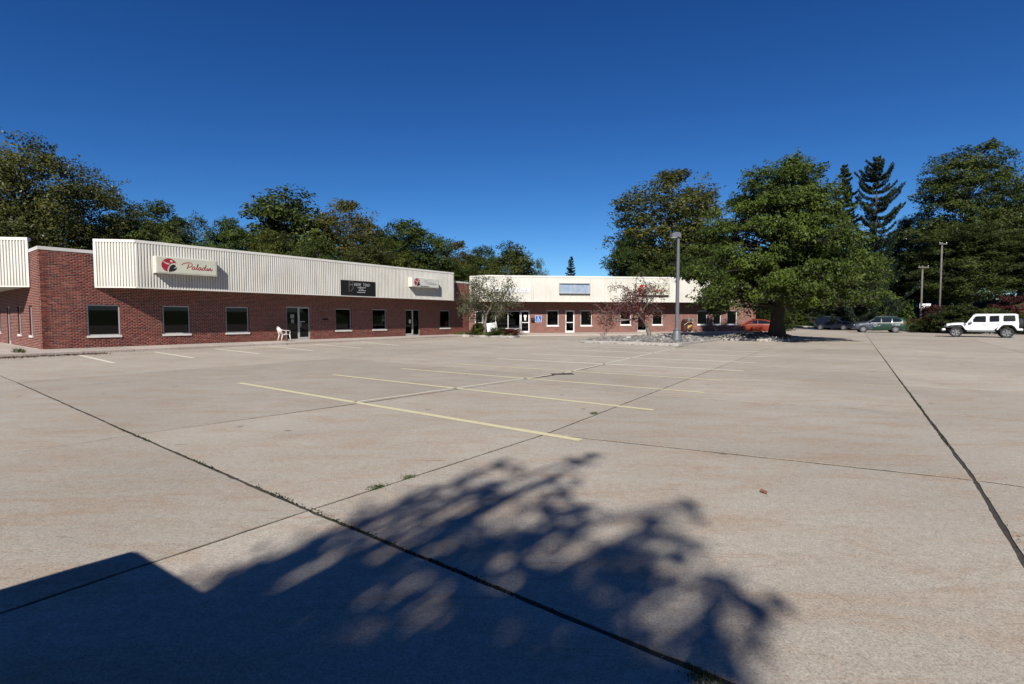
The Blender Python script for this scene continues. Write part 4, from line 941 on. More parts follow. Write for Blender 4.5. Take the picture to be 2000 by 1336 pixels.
def proto(key, leafmat, bark, **kw):
    w, pos, nrm, sz, ti = tree_mesh(key, **kw); r = np.random.default_rng(kw['seed'] + 99)
    V, F = leaf_arrays(pos, nrm, sz, r)
    wo = w.build('trunk', M[bark], None, True); lo = fast_mesh('crown', V, F, M[leafmat], None, np.repeat(ti, 2))
    PROTO[key] = (wo.data, lo.data, kw['H'], 2 * kw['env'].mx, leafmat)
    for o in (wo, lo): COL.objects.unlink(o); bpy.data.objects.remove(o)
    return w, pos
round_env = env_fn([(0, .30), (.12, .72), (.35, 1.0), (.6, .97), (.8, .72), (.93, .40), (1, .12)])
def sc_env(e, k):
    f = lambda t: e(t) * k; f.mx = e.mx * k; return f
proto('oak', 'leaf_gold', 'darkbark', seed=21, H=16, base=3.0, env=sc_env(round_env, 7.0), nclump=190, rc=1.4, nleaf=98000, lsize=.105, trunk_r=.42, up=.5, limb=.8, hollow=.35)
proto('round', 'leaf', 'bark', seed=22, H=14, base=1.5, env=sc_env(env_fn([(0, .45), (.15, .85), (.4, 1), (.65, .92), (.85, .62), (1, .15)]), 5.2), nclump=150, rc=1.2, nleaf=62000, lsize=.11, trunk_r=.30, hollow=.45)
proto('loose', 'leaf_gold', 'palebark', seed=23, H=18, base=3.5, env=sc_env(env_fn([(0, .45), (.2, .85), (.45, 1), (.7, .8), (.88, .55), (1, .12)]), 4.8), nclump=130, rc=1.15, nleaf=46000, lsize=.115, trunk_r=.30, wander=.6, limb=1.3, up=.3, flat=.8)
proto('poplar', 'leaf', 'palebark', seed=24, H=17, base=4.0, env=sc_env(env_fn([(0, .4), (.25, .85), (.5, 1), (.75, .78), (.9, .5), (1, .12)]), 4.6), nclump=100, rc=1.2, nleaf=27000, lsize=.16, trunk_r=.32, wander=.6, limb=1.4, up=.2, flat=.95)
proto('airy', 'leaf_grey', 'palebark', seed=25, H=12, base=2.5, env=sc_env(env_fn([(0, .5), (.3, 1), (.6, .95), (.85, .6), (1, .2)]), 3.8), nclump=60, rc=1.0, nleaf=9500, lsize=.12, trunk_r=.22, wander=.6, limb=1.1, flat=.8)
proto('tall', 'leaf', 'palebark', seed=26, H=22, base=3.0, env=sc_env(env_fn([(0, .62), (.2, .98), (.42, 1), (.58, .78), (.70, .70), (.82, .80), (.93, .55), (1, .15)]), 6.2), nclump=190, rc=1.4, nleaf=80000, lsize=.125, trunk_r=.40, limb=.9, flat=.5, hollow=.3)
proto('bush', 'leaf', 'bark', seed=27, H=3.2, base=.15, env=sc_env(env_fn([(0, .8), (.3, 1), (.7, .8), (1, .2)]), 1.9), nclump=46, rc=.55, nleaf=9000, lsize=.085, trunk_r=.06, hollow=.3, limb=1.0)
proto('bush_red', 'leaf_red', 'bark', seed=28, H=3.0, base=.2, env=sc_env(env_fn([(0, .7), (.35, 1), (.7, .8), (1, .2)]), 1.8), nclump=36, rc=.5, nleaf=6000, lsize=.085, trunk_r=.06, hollow=.3, limb=1.0)
# pin oak: tiers of level to drooping sprays
proto('pinoak', 'leaf', 'darkbark', seed=31, H=13.6, base=2.9, env=sc_env(env_fn([(0, .86), (.10, 1.0), (.28, .98), (.45, .84), (.62, .70), (.78, .55), (.90, .36), (1, .10)]), 6.9), nclump=330, rc=1.0, nleaf=125000, lsize=.098, trunk_r=.50, flat=.42, droop=.10, limb=.12, hollow=.30, shell=.5, up=.75, trunk_top=.93)
def spruce_mesh(seed, H, rad, taper, gap):
    r = np.random.default_rng(seed); wood = MB(); wood.tube([(0, 0, -.2), (0, 0, H * .5), (0, 0, H)], [H * .016, H * .010, .02], 8); P = []; NR = []
    z = .08 * H
    while z < H * .99:
        t = z / H; L_ = rad * (1 - t) ** taper * r.uniform(.75, 1.15) + .15
        for k in range(max(3, int(7 - 2 * t + r.integers(-1, 2)))):
            th = r.uniform(0, 6.28); ln = L_ * r.uniform(.6, 1.15); d = np.array([math.cos(th), math.sin(th), 0]); sag = .28 * ln * (1.1 - t); lift = (.16 if taper > .5 else .30) * ln
            pts = [np.array([0, 0, z]) + d * ln * s + np.array([0, 0, -sag * math.sin(s * 2.4) + lift * s * s * 1.6]) for s in np.linspace(0, 1, 6)]
            wood.tube([tuple(p) for p in pts], [.045 * (1 - t) + .012, .035 * (1 - t) + .012, .025, .02, .014, .006], 4, False)
            m = int(110 * ln) + 16; s = r.uniform(.12, 1, m); q = np.array([np.interp(s, np.linspace(0, 1, 6), [p[i] for p in pts]) for i in range(3)]).T
            w = (.16 + .30 * np.sin(np.clip(s, 0, 1) * 2.8)) * min(1, ln / 2.2); side = np.cross(d, [0, 0, 1.0]); q = q + side * (r.uniform(-1, 1, m) * w)[:, None]; q[:, 2] -= r.uniform(0, .55, m) * (.25 + .3 * ln / rad)
            P.append(q); NR.append(unit(np.tile(d * .5 + [0, 0, .35], (m, 1)) + r.normal(0, .6, (m, 3))))
        z += gap * (1 - .45 * t) * r.uniform(.7, 1.3)
    P = np.concatenate(P); NR = np.concatenate(NR); V, F = leaf_arrays(P, NR, r.uniform(.10, .22, len(P)), r, .30); ti = np.repeat(np.clip(r.normal(.45, .2, len(P)), 0, 1), 2)
    wo = wood.build('trunk', M['darkbark'], None, True); lo = fast_mesh('crown', V, F, M['needle'], None, ti); out = (wo.data, lo.data, H, 2 * rad, 'needle')
    for o in (wo, lo): COL.objects.unlink(o); bpy.data.objects.remove(o)
    return out
PROTO['spruce'] = spruce_mesh(41, 18, 4.6, .8, .62)
PROTO['spruce2'] = spruce_mesh(43, 19, 5.2, .42, .92)
def plant(key, label, cat, X, Y, Z, height, width, rot, color=(1, 1, 1), group=None, name='tree', leaf=None):
    wd, ld, H_, W_, lm = PROTO[key]; t = thing(name, label, cat, (X, Y, Z), 0, group); s = (width / W_, width / W_, height / H_)
    for nm, me_ in (('trunk', wd), ('crown', ld)):
        o = mk(nm, me_, None, t); o.scale = s; o.rotation_euler = (0, 0, rot); o.color = (*color, 1)
        if leaf and nm == 'crown': o.material_slots[0].link = 'OBJECT'; o.material_slots[0].material = M[leaf]
    return t
def plant_px(key, label, px, top, wpx, D, rot, color=(1, 1, 1), group=None, name='tree', cat='tree', leaf=None, zb=None):
    X = at(px, D); Z = max(tz(X, D), 0) if zb is None else zb
    return plant(key, label, cat, X, D, Z, (CAM_H + (621 - top) / FPX * D - Z) * {'oak': .915, 'tall': .925, 'spruce': 1, 'spruce2': 1}.get(key, .945), wpx / FPX * D, rot, color, group, name, leaf)
WOOD = 'trees behind the office wing'
for a in [
    ('oak', 'huge yellow-green oak rising over the brick corner pier', 62, 250, 318, 41, .3, (1, 1, .95)),
    ('round', 'dark rounded tree just right of the huge oak', 300, 388, 189, 52, 1.1, (.62, .72, .75)),
    ('round', 'green tree filling the gap under the huge oak, behind the cream sign', 320, 425, 149, 45, 2.2, (1.0, 1.05, .8)),
    ('airy', 'thin grey-blue tree far behind the middle of the fascia', 388, 418, 86, 70, .4, (.62, .78, .9)),
    ('round', 'soft mid green tree between the thin grey tree and the poplar', 455, 420, 126, 52, 3.0, (.95, 1.15, 1.0)),
    ('poplar', 'upright dark green poplar with coarse leaves above the fascia', 565, 362, 189, 58, .2, (.85, .92, .75)),
    ('loose', 'tawny half-bare tree beside the dark poplar', 678, 380, 155, 60, 1.7, (1.15, 1.0, .85)),
    ('round', 'low olive tree in front of the poplar', 540, 445, 138, 50, 4.4, (1.1, 1.0, .7)),
    ('round', 'low dark green tree under the tawny tree', 620, 462, 149, 50, .9, (.72, .82, .70)),
    ('loose', 'grey-olive tree below the tawny crown', 705, 448, 138, 54, 2.9, (.8, .8, .75)),
    ('round', 'broad dark dome of a tree over the right end of the near fascia', 800, 425, 189, 60, 2.6, (.72, .85, .62)),
    ('round', 'olive tree low in front of the dark dome', 760, 462, 126, 56, 5.2, (1.05, 1.0, .7)),
    ('loose', 'rusty topped olive tree over the gap between the wings', 893, 464, 109, 66, .5, (.95, .85, .7)),
    ('round', 'small blue-green tree right of the rusty topped one', 945, 476, 97, 70, 1.9, (.55, .68, .72)),
    ('poplar', 'open grey-green tree leaning over the white fascia', 1000, 468, 97, 62, 4.0, (.85, .85, .75)),
    ('airy', 'small feathery sapling at the end of the woods', 1052, 504, 48, 62, 2.0, (.9, 1.1, .7)),
    ('round', 'low scrubby tree closing the gap behind the inner corner', 925, 500, 138, 64, .8, (.9, .95, .7)),
    ('round', 'dark low tree behind the left end of the fascia, under the huge oak', 215, 440, 149, 47, 3.9, (.6, .7, .55)),
    ('round', 'dark tree at the left edge behind the cut-off fascia', 20, 415, 172, 50, 2.1, (.7, .78, .6)),
    ('spruce', 'small dark spruce alone above the white fascia', 1115, 500, 64, 78, .3, (.9, .9, .9)),
    ('loose', 'tall pale-limbed poplar behind the storefront wing', 1305, 322, 229, 64, .6, (.95, .95, .85)),
    ('round', 'dark leafy tree at the left flank of the tall poplar', 1235, 436, 103, 62, 3.3, (.5, .65, .5)),
    ('round', 'olive tree low behind the fascia right of the lamp post', 1345, 455, 172, 60, 5.0, (.85, .9, .65)),
]: plant_px(*a, group=WOOD)
RIGHT = 'trees along the right edge of the lot'
for a in [
    ('spruce2', 'spiky spruce with bare gaps between its drooping limbs', 1703, 310, 135, 62, 1.2, (.9, 1, .9)),
    ('spruce', 'dense spruce hidden behind the right flank of the island oak', 1640, 322, 130, 66, 2.5, (.9, 1, .95)),
    ('tall', 'tallest broad tree at the right with a flat open crown', 1880, 270, 205, 74, .4, (.80, .88, .72)),
    ('round', 'dark blue-green tree at the right edge', 1990, 352, 150, 78, 1.5, (.55, .68, .58)),
    ('tall', 'layered green tree behind the white off-road car', 1885, 425, 175, 69, 2.8, (.80, .85, .75)),
    ('round', 'dark tree between the spruce and the tallest tree', 1775, 420, 140, 84, 2.7, (.45, .55, .45)),
    ('round', 'bright green tree above the parked cars', 1690, 505, 115, 82, .9, (1.05, 1.2, .8)),
    ('round', 'dark green tree behind the utility poles', 1805, 470, 120, 80, 4.6, (.5, .6, .45)),
    ('tall', 'dark tree at the far right edge behind the car', 2010, 440, 150, 66, 1.0, (.55, .62, .5)),
    ('round', 'dark tree behind the island oak trunk', 1560, 470, 170, 92, 3.6, (.55, .65, .5)),
    ('round', 'dark tree at the end of the storefront wing', 1490, 480, 110, 62, .2, (.5, .6, .45)),
    ('round', 'olive tree between the oak and the blue car', 1620, 500, 120, 88, 5.5, (.8, .9, .65)),
]: plant_px(*a, group=RIGHT)
BUSH = 'bushes along the kerb'
for i, (px, top, w, D, c, rt, lb) in enumerate([
    (1515, 596, 70, 60, (.6, .7, .5), 0, 'dark bush beside the orange car'), (1548, 600, 60, 89, (.9, 1, .7), 1, 'bush right of the oak trunk at the back kerb'), (1585, 606, 60, 90, (1.1, 1.2, .8), 2, 'light green bush at the back kerb left of the blue car'),
    (1622, 592, 70, 84, (.7, .8, .6), 3, 'tall bush behind the blue car'), (1660, 590, 70, 74, (.9, 1.1, .7), 4, 'bush between the blue and the silver car'), (1700, 585, 70, 68, (1, 1.2, .8), 5, 'leafy bush behind the silver car windshield'),
    (1740, 575, 70, 68, (.95, 1.15, .75), 6, 'big bright bush behind the green car doors'), (1845, 606, 50, 52.5, (.45, .5, .4), 2.5, 'low dark bush in front of the off-road car hood'),
    (1870, 592, 80, 50, (.5, .55, .45), 3.5, 'dark bush behind the off-road car hood'), (1930, 600, 80, 49, (.65, .7, .55), 4.5, 'bush behind the off-road car roof'), (2005, 610, 60, 47, (.7, .8, .55), 5.5, 'bush behind the spare wheel'),
    (1800, 622, 40, 53, (.5, .55, .45), .7, 'small dark bush added for a dark mass right of the green car')]):  # last bush is added in place of an unidentified dark mass
    plant_px('bush', lb, px, top, w, D, rt, c, BUSH, 'bush', 'bush')
plant_px('bush_red', 'dark red maple bush at the right edge', 1978, 572, 70, 50.5, .3, (.6, .62, .6), None, 'red_bush', 'bush')
plant_px('bush_red', 'low dull red bush left of the off-road car', 1828, 592, 66, 54, 1.3, (.55, .7, .6), None, 'red_bush', 'bush')
# the island oak
ox, oy = 18.25, 34.4
oak_t = plant('pinoak', 'big spreading green oak on the kerbed island by the orange car', 'tree', ox, oy, h2(ox, oy) - .05, 12.35, 11.6, .5, (.95, 1.12, .72), None, 'island_oak')

# ------------------------------------------------------------------ two crab apple trees with open branching
def branching(seed, H, trunk_r, spread, lean=(0, 0), levels=5, nleaf=2500, lsize=.05, clump=.16, droop=.0, bare_top=0.0, trunk_h=.28):
    r = np.random.default_rng(seed); wood = MB(); tips = []
    def grow(p, d, L_, rad, lev):
        pts = [p]; q = p; dd = d; n = 4
        for i in range(n):
            dd = unit(dd + r.normal(0, .17, 3) + np.array([0, 0, (.06 if lev < 3 else -droop)])); q = q + dd * L_ / n; pts.append(q)
            if lev >= levels - 2: tips.append(q)
        wood.tube([tuple(x) for x in pts], list(np.linspace(rad, rad * .62, n + 1)), 6 if lev < 2 else 4, False)
        if lev >= levels: return
        for k in range(2 if lev else 4):
            th = r.uniform(0, 6.28); a = r.uniform(.35, .85) * spread; s = unit(np.cross(dd, r.normal(size=3)))
            grow(q, unit(dd * math.cos(a) + s * math.sin(a)), L_ * r.uniform(.66, .86), rad * .60, lev + 1)
        if lev in (1, 2, 3): k = pts[2]; s = unit(np.cross(dd, r.normal(size=3))); grow(k, unit(dd * .4 + s * .9), L_ * .6, rad * .42, lev + 1)
    grow(np.array([0, 0, -.05]), unit(np.array([lean[0], lean[1], 1.0])), H * trunk_h, trunk_r, 0)
    T = np.array(tips); keep = r.uniform(size=len(T)) > bare_top * np.clip((T[:, 2] - H * .55) / (H * .3), 0, 1); T = T[keep]
    idx = r.integers(0, len(T), nleaf); pos = T[idx] + r.normal(0, clump, (nleaf, 3)) * [1, 1, .8]; nrm = unit(r.normal(size=(nleaf, 3)) + [0, 0, .5])
    return wood, pos, nrm, lsize * r.uniform(.6, 1.4, nleaf), np.clip(r.normal(.5, .24, nleaf), 0, 1)
def open_tree(label, loc, mats, rot, **kw):
    t = thing('crab_apple_tree', label, 'tree', loc, rot); w, pos, nrm, sz, ti = branching(**kw); w.build('trunk', M['palebark'], t, True)
    r = np.random.default_rng(5); pick = r.uniform(size=len(pos)) < mats[1]
    if mats[2]: pick = pos[:, 2] + r.normal(0, .35, len(pos)) > mats[1] * kw['H']
    for sel, mt in ((~pick, mats[0][0]), (pick, mats[0][1])):
        V, F = leaf_arrays(pos[sel], nrm[sel], sz[sel], r); fast_mesh('crown', V, F, M[mt], t, np.repeat(ti[sel], 2))
    return t
open_tree('bushy pale crab apple tree in the planting bed before the glass door', (-2.27, 41.0, h3(-2.27, 41.0) - .06), (('leaf_grey', 'leaf_grey'), .5, False), .4, seed=53, H=6.2, trunk_r=.16, spread=1.15, lean=(.05, 0), levels=5, nleaf=8200, lsize=.055, clump=.22, droop=.03)
open_tree('sparse crab apple tree with dark red leaves on the rock island', (9.75, 35.4, h1(9.75, 35.4) - .06), (('leaf_red', 'leaf_grey'), .62, True), 4.4, seed=61, H=6.0, trunk_r=.16, spread=1.05, lean=(.06, 0), levels=5, nleaf=5200, lsize=.055, clump=.15, droop=.10, bare_top=.85)

# ------------------------------------------------------------------ cars
def wheel(parent, x, y, rad, wid, spokes=5, rimmat='chrome', black=False):
    """tyre, rim and spokes; y side sign gives the outer face"""
    s = 1 if y > 0 else -1; w = thing_part('wheel', parent, (x, y, rad))
    pr = [(rad * .66, 0), (rad * .70, .012), (rad * .93, .012), (rad, -.03), (rad, -wid + .03), (rad * .93, -wid), (rad * .6, -wid)]
    MB().lathe([(a, b * s) for a, b in pr], 22, (0, 0, 0), 'y').build('tyre', M['rubber'], w, True, 40)
    MB().lathe([(rad * .67, .006 * s), (rad * .63, -.01 * s), (rad * .60, -.07 * s), (0, -.09 * s)], 22, (0, 0, 0), 'y').build('rim', M['black'] if black else M['grey'], w, True, 40)
    mb = MB()
    for k in range(spokes):
        a = 2 * math.pi * k / spokes + .3; d = Vector((math.cos(a), 0, math.sin(a))); n = Vector((-math.sin(a), 0, math.cos(a)))
        p0, p1 = d * rad * .10, d * rad * .64; hw = rad * .075; y0, y1 = -.045 * s, -.002 * s
        mb.add([p0 - n * hw + Vector((0, y1, 0)), p0 + n * hw + Vector((0, y1, 0)), p1 + n * hw * 1.25 + Vector((0, y1 - .004 * s, 0)), p1 - n * hw * 1.25 + Vector((0, y1 - .004 * s, 0)), p0 - n * hw + Vector((0, y0, 0)), p0 + n * hw + Vector((0, y0, 0)), p1 + n * hw * 1.25 + Vector((0, y0, 0)), p1 - n * hw * 1.25 + Vector((0, y0, 0))],
               [(0, 1, 2, 3), (0, 4, 5, 1), (1, 5, 6, 2), (3, 2, 6, 7), (0, 3, 7, 4)])
    mb.lathe([(rad * .16, 0), (rad * .14, .012 * s), (0, .014 * s)], 10, (0, 0, 0), 'y'); mb.build('spokes', M[rimmat], w)
    return w
def thing_part(name, parent, loc):
    o = bpy.data.objects.new(name, None); COL.objects.link(o); o.parent = parent; o.location = loc; o.empty_display_size = .1; return o
class Car:
    """body lofted through cross-sections; x forward, y left. station = (x, zbottom, zbelt, ztop, wlow, wbelt, wtop)"""
    def __init__(s, label, loc, heading, st, paint, wb, wr, ww, cat='car', name='car'):
        s.root = thing(name, label, cat, loc, heading); s.st = np.array(st, float); s.paint = paint; s.wb = wb; s.wr = wr; s.ww = ww
    def sec(s, x):
        X = s.st[:, 0]; return [float(np.interp(x, X, s.st[:, k])) for k in range(1, 7)]
    def ring(s, x):
        zb, zs, zt, wl, ws, wt = s.sec(x); gh = zt - zs
        h = [(0, zb), (wl * .80, zb), (wl * .97, zb + .05), (wl, zb + .16), (wl * 1.005, (zb + .16 + zs) / 2 + .06), (ws + .012, zs - .06), (ws, zs), (ws + (wt - ws) * .55, zs + gh * .52), (wt + (ws - wt) * .10, zs + gh * .86), (wt * .86, zs + gh * .97), (wt * .45, zt + .01), (0, zt + .015)]
        return [(x, y, z) for y, z in h] + [(x, -y, z) for y, z in h[-2:0:-1]]
    def side_y(s, x, z):
        h = [(p[1], p[2]) for p in s.ring(x)[:12]]
        zz = [p[1] for p in h[3:]]; yy = [p[0] for p in h[3:]]; return float(np.interp(z, zz, yy))
    def top_z(s, x, y):
        h = [(p[1], p[2]) for p in s.ring(x)[6:12]][::-1]; return float(np.interp(abs(y), [q[0] for q in h], [q[1] for q in h]))
    def xs(s, a, b, n): return [a + (b - a) * i / n for i in range(n + 1)]
    def body(s, split=None, paint2=None):
        X0, X1 = s.st[0, 0], s.st[-1, 0]; xs = sorted(set([round(v, 3) for v in list(s.st[:, 0]) + s.xs(X0, X1, 30)] + ([split] if split else [])))
        def part(xx, mat, name, c0, c1):
            mb = MB(); rings = [s.ring(x) for x in xx]; n = len(rings[0]); vs = [p for r_ in rings for p in r_]
            fs_ = [(i * n + k, i * n + (k + 1) % n, (i + 1) * n + (k + 1) % n, (i + 1) * n + k) for i in range(len(xx) - 1) for k in range(n)]
            if c0: fs_.append(tuple(range(n)))
            if c1: fs_.append(tuple((len(xx) - 1) * n + k for k in range(n - 1, -1, -1)))
            fs_ = [tuple(reversed(f)) for f in fs_]; mb.add(vs, fs_); return mb.build(name, mat, s.root, True, 38)
        if split is None: return part(xs, s.paint, 'body', True, True)
        part([x for x in xs if x >= split], s.paint, 'front_body', False, True); return part([x for x in xs if x <= split], paint2, 'rear_body', True, False)
    def side_panel(s, name, poly, mat, off=.008, sides=(1, -1)):
        """polygon in (x, z) laid on the body side"""
        P = [p for a, b in zip(poly, poly[1:] + poly[:1]) for p in [(a[0] + (b[0] - a[0]) * t / 4, a[1] + (b[1] - a[1]) * t / 4) for t in range(4)]]
        for sg in sides:
            vs = [(x, sg * (s.side_y(x, z) + off), z) for x, z in P]; f = tuple(range(len(P)))
            MB().add(vs, [f if sg < 0 else tuple(reversed(f))]).build(name, mat, s.root, True)
    def screen(s, name, xa, xb, wa, wb_, mat, off=.012):
        """wind or rear screen between two stations"""
        mb = MB(); vs = []; n, m = 6, 6
        for i in range(n + 1):
            t = i / n; x = xa + (xb - xa) * t; w = wa + (wb_ - wa) * t
            for j in range(m + 1): y = -w + 2 * w * j / m; vs.append((x + (off if xa > xb else -off) * .6, y, s.top_z(x, y) + off))
        mb.add(vs, [(i * (m + 1) + j, i * (m + 1) + j + 1, (i + 1) * (m + 1) + j + 1, (i + 1) * (m + 1) + j) for i in range(n) for j in range(m)]); mb.build(name, mat, s.root, True)
    def wheels(s, xf, xr, arch=1.13, **kw):
        for x in (xf, xr):
            for sg in (1, -1):
                y = s.side_y(x, s.wr + .1); mb = MB(); pts = [(x + s.wr * arch * math.cos(a), s.wr + s.wr * arch * math.sin(a)) for a in np.linspace(-.35, math.pi + .35, 18)]
                vs = [(p, sg * (y + .006), z) for p, z in pts] + [(p, sg * (y - .30), z) for p, z in pts]; k = len(pts)
                mb.add(vs, [tuple(range(k)) if sg < 0 else tuple(range(k - 1, -1, -1))] + [(i, i + 1, k + i + 1, k + i) for i in range(k - 1)]); mb.build('wheel_arch', M['black'], s.root)
                wheel(s.root, x, sg * (y + .03), s.wr, s.ww, **kw)
    def blob(s, name, x, y, z, dx, dy, dz, mat):
        for sg in (1, -1): MB().bbox(x - dx, x + dx, sg * y - dy, sg * y + dy, z - dz, z + dz, min(dx, dy, dz) * .5).build(name, mat, s.root, True, 30)
    def mirrors(s, x, z):
        y = s.side_y(x, z)
        for sg in (1, -1): MB().bbox(x - .06, x + .07, sg * (y + .10) - .09, sg * (y + .10) + .09, z - .02, z + .13, .03).build('mirror', s.paint, s.root, True, 30)

SED = [(-2.38, .50, .80, .92, .66, .72, .50), (-2.28, .34, .88, 1.02, .84, .82, .62), (-1.85, .24, .93, 1.08, .92, .87, .66), (-1.25, .20, .94, 1.28, .93, .90, .60), (-.70, .20, .94, 1.41, .93, .91, .58), (-.05, .20, .93, 1.45, .93, .91, .59), (.45, .20, .92, 1.37, .93, .91, .60), (1.20, .20, .90, 1.00, .93, .88, .74), (1.85, .22, .80, .88, .91, .82, .66), (2.25, .30, .68, .73, .82, .74, .56), (2.40, .40, .58, .62, .66, .62, .44)]
def at_c(px, D): return Vector((at(px, D), D, 0))
ORANGE = carpaint('orange_paint', (.22, .030, .009)); p = at_c(1478, 49.0)
c = Car('metallic orange coupe-like sedan parked nose-in behind the oak trunk', p, R(150), SED, ORANGE, 2.85, .34, .22); c.body()
c.side_panel('side_window', [(.95, .98), (.35, 1.30), (-.10, 1.36), (-.10, .98)], M['cglass']); c.side_panel('side_window', [(-.16, .98), (-.16, 1.36), (-.75, 1.31), (-1.25, 1.10), (-1.15, .99)], M['cglass'])
c.screen('windshield', 1.12, .42, .70, .56, M['cglass']); c.screen('rear_window', -1.75, -.80, .62, .52, M['cglass']); MB().box(-.78, .42, -.50, .50, 1.40, 1.445).build('roof_panel', M['black'], c.root)
c.wheels(1.42, -1.42, spokes=7, black=True); c.blob('taillight', -2.30, .62, .84, .05, .17, .06, M['red_lamp']); c.blob('headlight', 2.22, .55, .66, .07, .16, .05, M['lamp']); c.mirrors(.85, .98)
c.side_panel('door_seam', [(-.13, .32), (-.115, .32), (-.115, .92), (-.13, .92)], M['black'], .004); c.side_panel('door_seam', [(1.02, .36), (1.035, .36), (1.035, .88), (1.02, .88)], M['black'], .004); c.side_panel('door_handle', [(.0, .82), (.20, .82), (.20, .85), (.0, .85)], M['chrome'], .02)
MB().box(-2.40, -2.385, -.26, .26, .62, .74).build('number_plate', M['white'], c.root); MB().bbox(-2.36, -2.2, -.75, .75, .34, .48, .03).build('rear_bumper', M['black'], c.root)
SUV = [(-2.30, .55, 1.00, 1.30, .70, .74, .52), (-2.24, .38, 1.02, 1.45, .86, .82, .58), (-2.00, .30, 1.04, 1.58, .93, .88, .61), (-1.2, .26, 1.04, 1.67, .94, .91, .63), (-.3, .25, 1.03, 1.70, .94, .92, .64), (.35, .25, 1.02, 1.62, .94, .92, .63), (1.10, .25, 1.00, 1.13, .94, .90, .76), (1.75, .27, .95, 1.04, .93, .86, .70), (2.15, .34, .84, .92, .87, .80, .62), (2.32, .42, .70, .78, .74, .70, .50)]
def suv(label, p, head, paint, split=None, paint2=None):
    c = Car(label, p, head, SUV, paint, 2.75, .36, .24); c.body(split, paint2)
    c.side_panel('side_window', [(.92, 1.08), (.32, 1.52), (-.12, 1.58), (-.12, 1.07)], M['cglass']); c.side_panel('side_window', [(-.20, 1.07), (-.20, 1.58), (-1.05, 1.56), (-1.05, 1.08)], M['cglass']); c.side_panel('side_window', [(-1.14, 1.10), (-1.14, 1.55), (-1.72, 1.48), (-1.95, 1.28), (-1.80, 1.14)], M['cglass'])
    c.screen('windshield', 1.04, .34, .74, .60, M['cglass']); c.screen('rear_window', -2.26, -2.02, .56, .56, M['cglass'])
    c.wheels(1.42, -1.38, spokes=10, rimmat='grey'); c.blob('headlight', 2.14, .64, .78, .10, .14, .07, M['lamp']); c.blob('fog_light', 2.22, .62, .52, .06, .10, .06, M['lamp']); c.blob('taillight', -2.24, .70, 1.05, .05, .12, .11, M['red_lamp']); c.mirrors(.82, 1.08)
    MB().bbox(2.22, 2.35, -.46, .46, .58, .80, .03).build('grille', M['black'], c.root, True, 30); MB().bbox(2.10, 2.37, -.70, .70, .36, .46, .03).build('front_bumper', M['grey'], c.root, True, 30); MB().bbox(-2.35, -2.15, -.72, .72, .38, .58, .04).build('rear_bumper', M['black'], c.root, True, 30)
    for sx in (-.16, .98, -1.10): c.side_panel('door_seam', [(sx, .40), (sx + .014, .40), (sx + .014, 1.02), (sx, 1.02)], M['black'], .004)
    for sx in (.02, -.92): c.side_panel('door_handle', [(sx, .90), (sx + .2, .90), (sx + .2, .94), (sx, .94)], paint, .03)
    for sg in (1, -1): MB().tube([(.2, .60 * sg, 1.66), (-.4, .62 * sg, 1.74), (-1.6, .58 * sg, 1.67)], .018, 5).build('roof_rail', M['grey'], c.root, True)
    MB().box(-2.33, -2.30, -.26, .26, .82, .95).build('number_plate', M['white'], c.root)
    return c
suv('dark blue sport utility car parked at the back kerb', at_c(1632, 64), R(-60), carpaint('dark_blue_paint', (.007, .012, .026)))
GREEN = carpaint('shaded_green_wrap', (.005, .034, .020)); SILV = carpaint('shaded_silver_paint', (.045, .055, .08))  # both colours darkened to stand in for tree shade over the car
p = at_c(1714, 53.6); c = suv('silver fronted sport utility car with green wrapped doors beside the blue car', p, R(154), SILV, .62, GREEN)
# round emblem and big figures on the wrapped side
def side_art(c, name, strokes, mat, w, sg=1, off=.016):
    mb = MB()
    for st in strokes:
        n = len(st); vs = []
        for i in range(n):
            a, b = st[max(i - 1, 0)], st[min(i + 1, n - 1)]; dx, dz = b[0] - a[0], b[1] - a[1]; l = math.hypot(dx, dz) or 1
            for k in (1, -1): x, z = st[i][0] - dz / l * w / 2 * k, st[i][1] + dx / l * w / 2 * k; vs.append((x, sg * (c.side_y(x, min(z, .98)) + off), z))
        mb.add(vs, [(2 * i, 2 * i + 1, 2 * i + 3, 2 * i + 2) for i in range(n - 1)])
    mb.build(name, mat, c.root)
PALE = simple('pale_print', (.45, .50, .48), .5)
for sg in (1, -1):
    side_art(c, 'round_emblem', [arc(.38, .80, .15, 0, 360, 18), [(.33, .86), (.43, .80), (.33, .74)]], PALE, .03, sg)
    side_art(c, 'wrap_lettering', [[(.12, .78), (-.10, .78)], [(.12, .72), (-.02, .72)]], PALE, .03, sg)
    side_art(c, 'wrap_figures', [[(-1.02, .98), (-1.12, .88), (-1.20, .98)], [(-1.12, .88), (-1.12, .72)], arc(-1.38, .84, .09, 0, 360, 12), arc(-1.62, .84, .09, 0, 360, 12)], PALE, .03, sg)

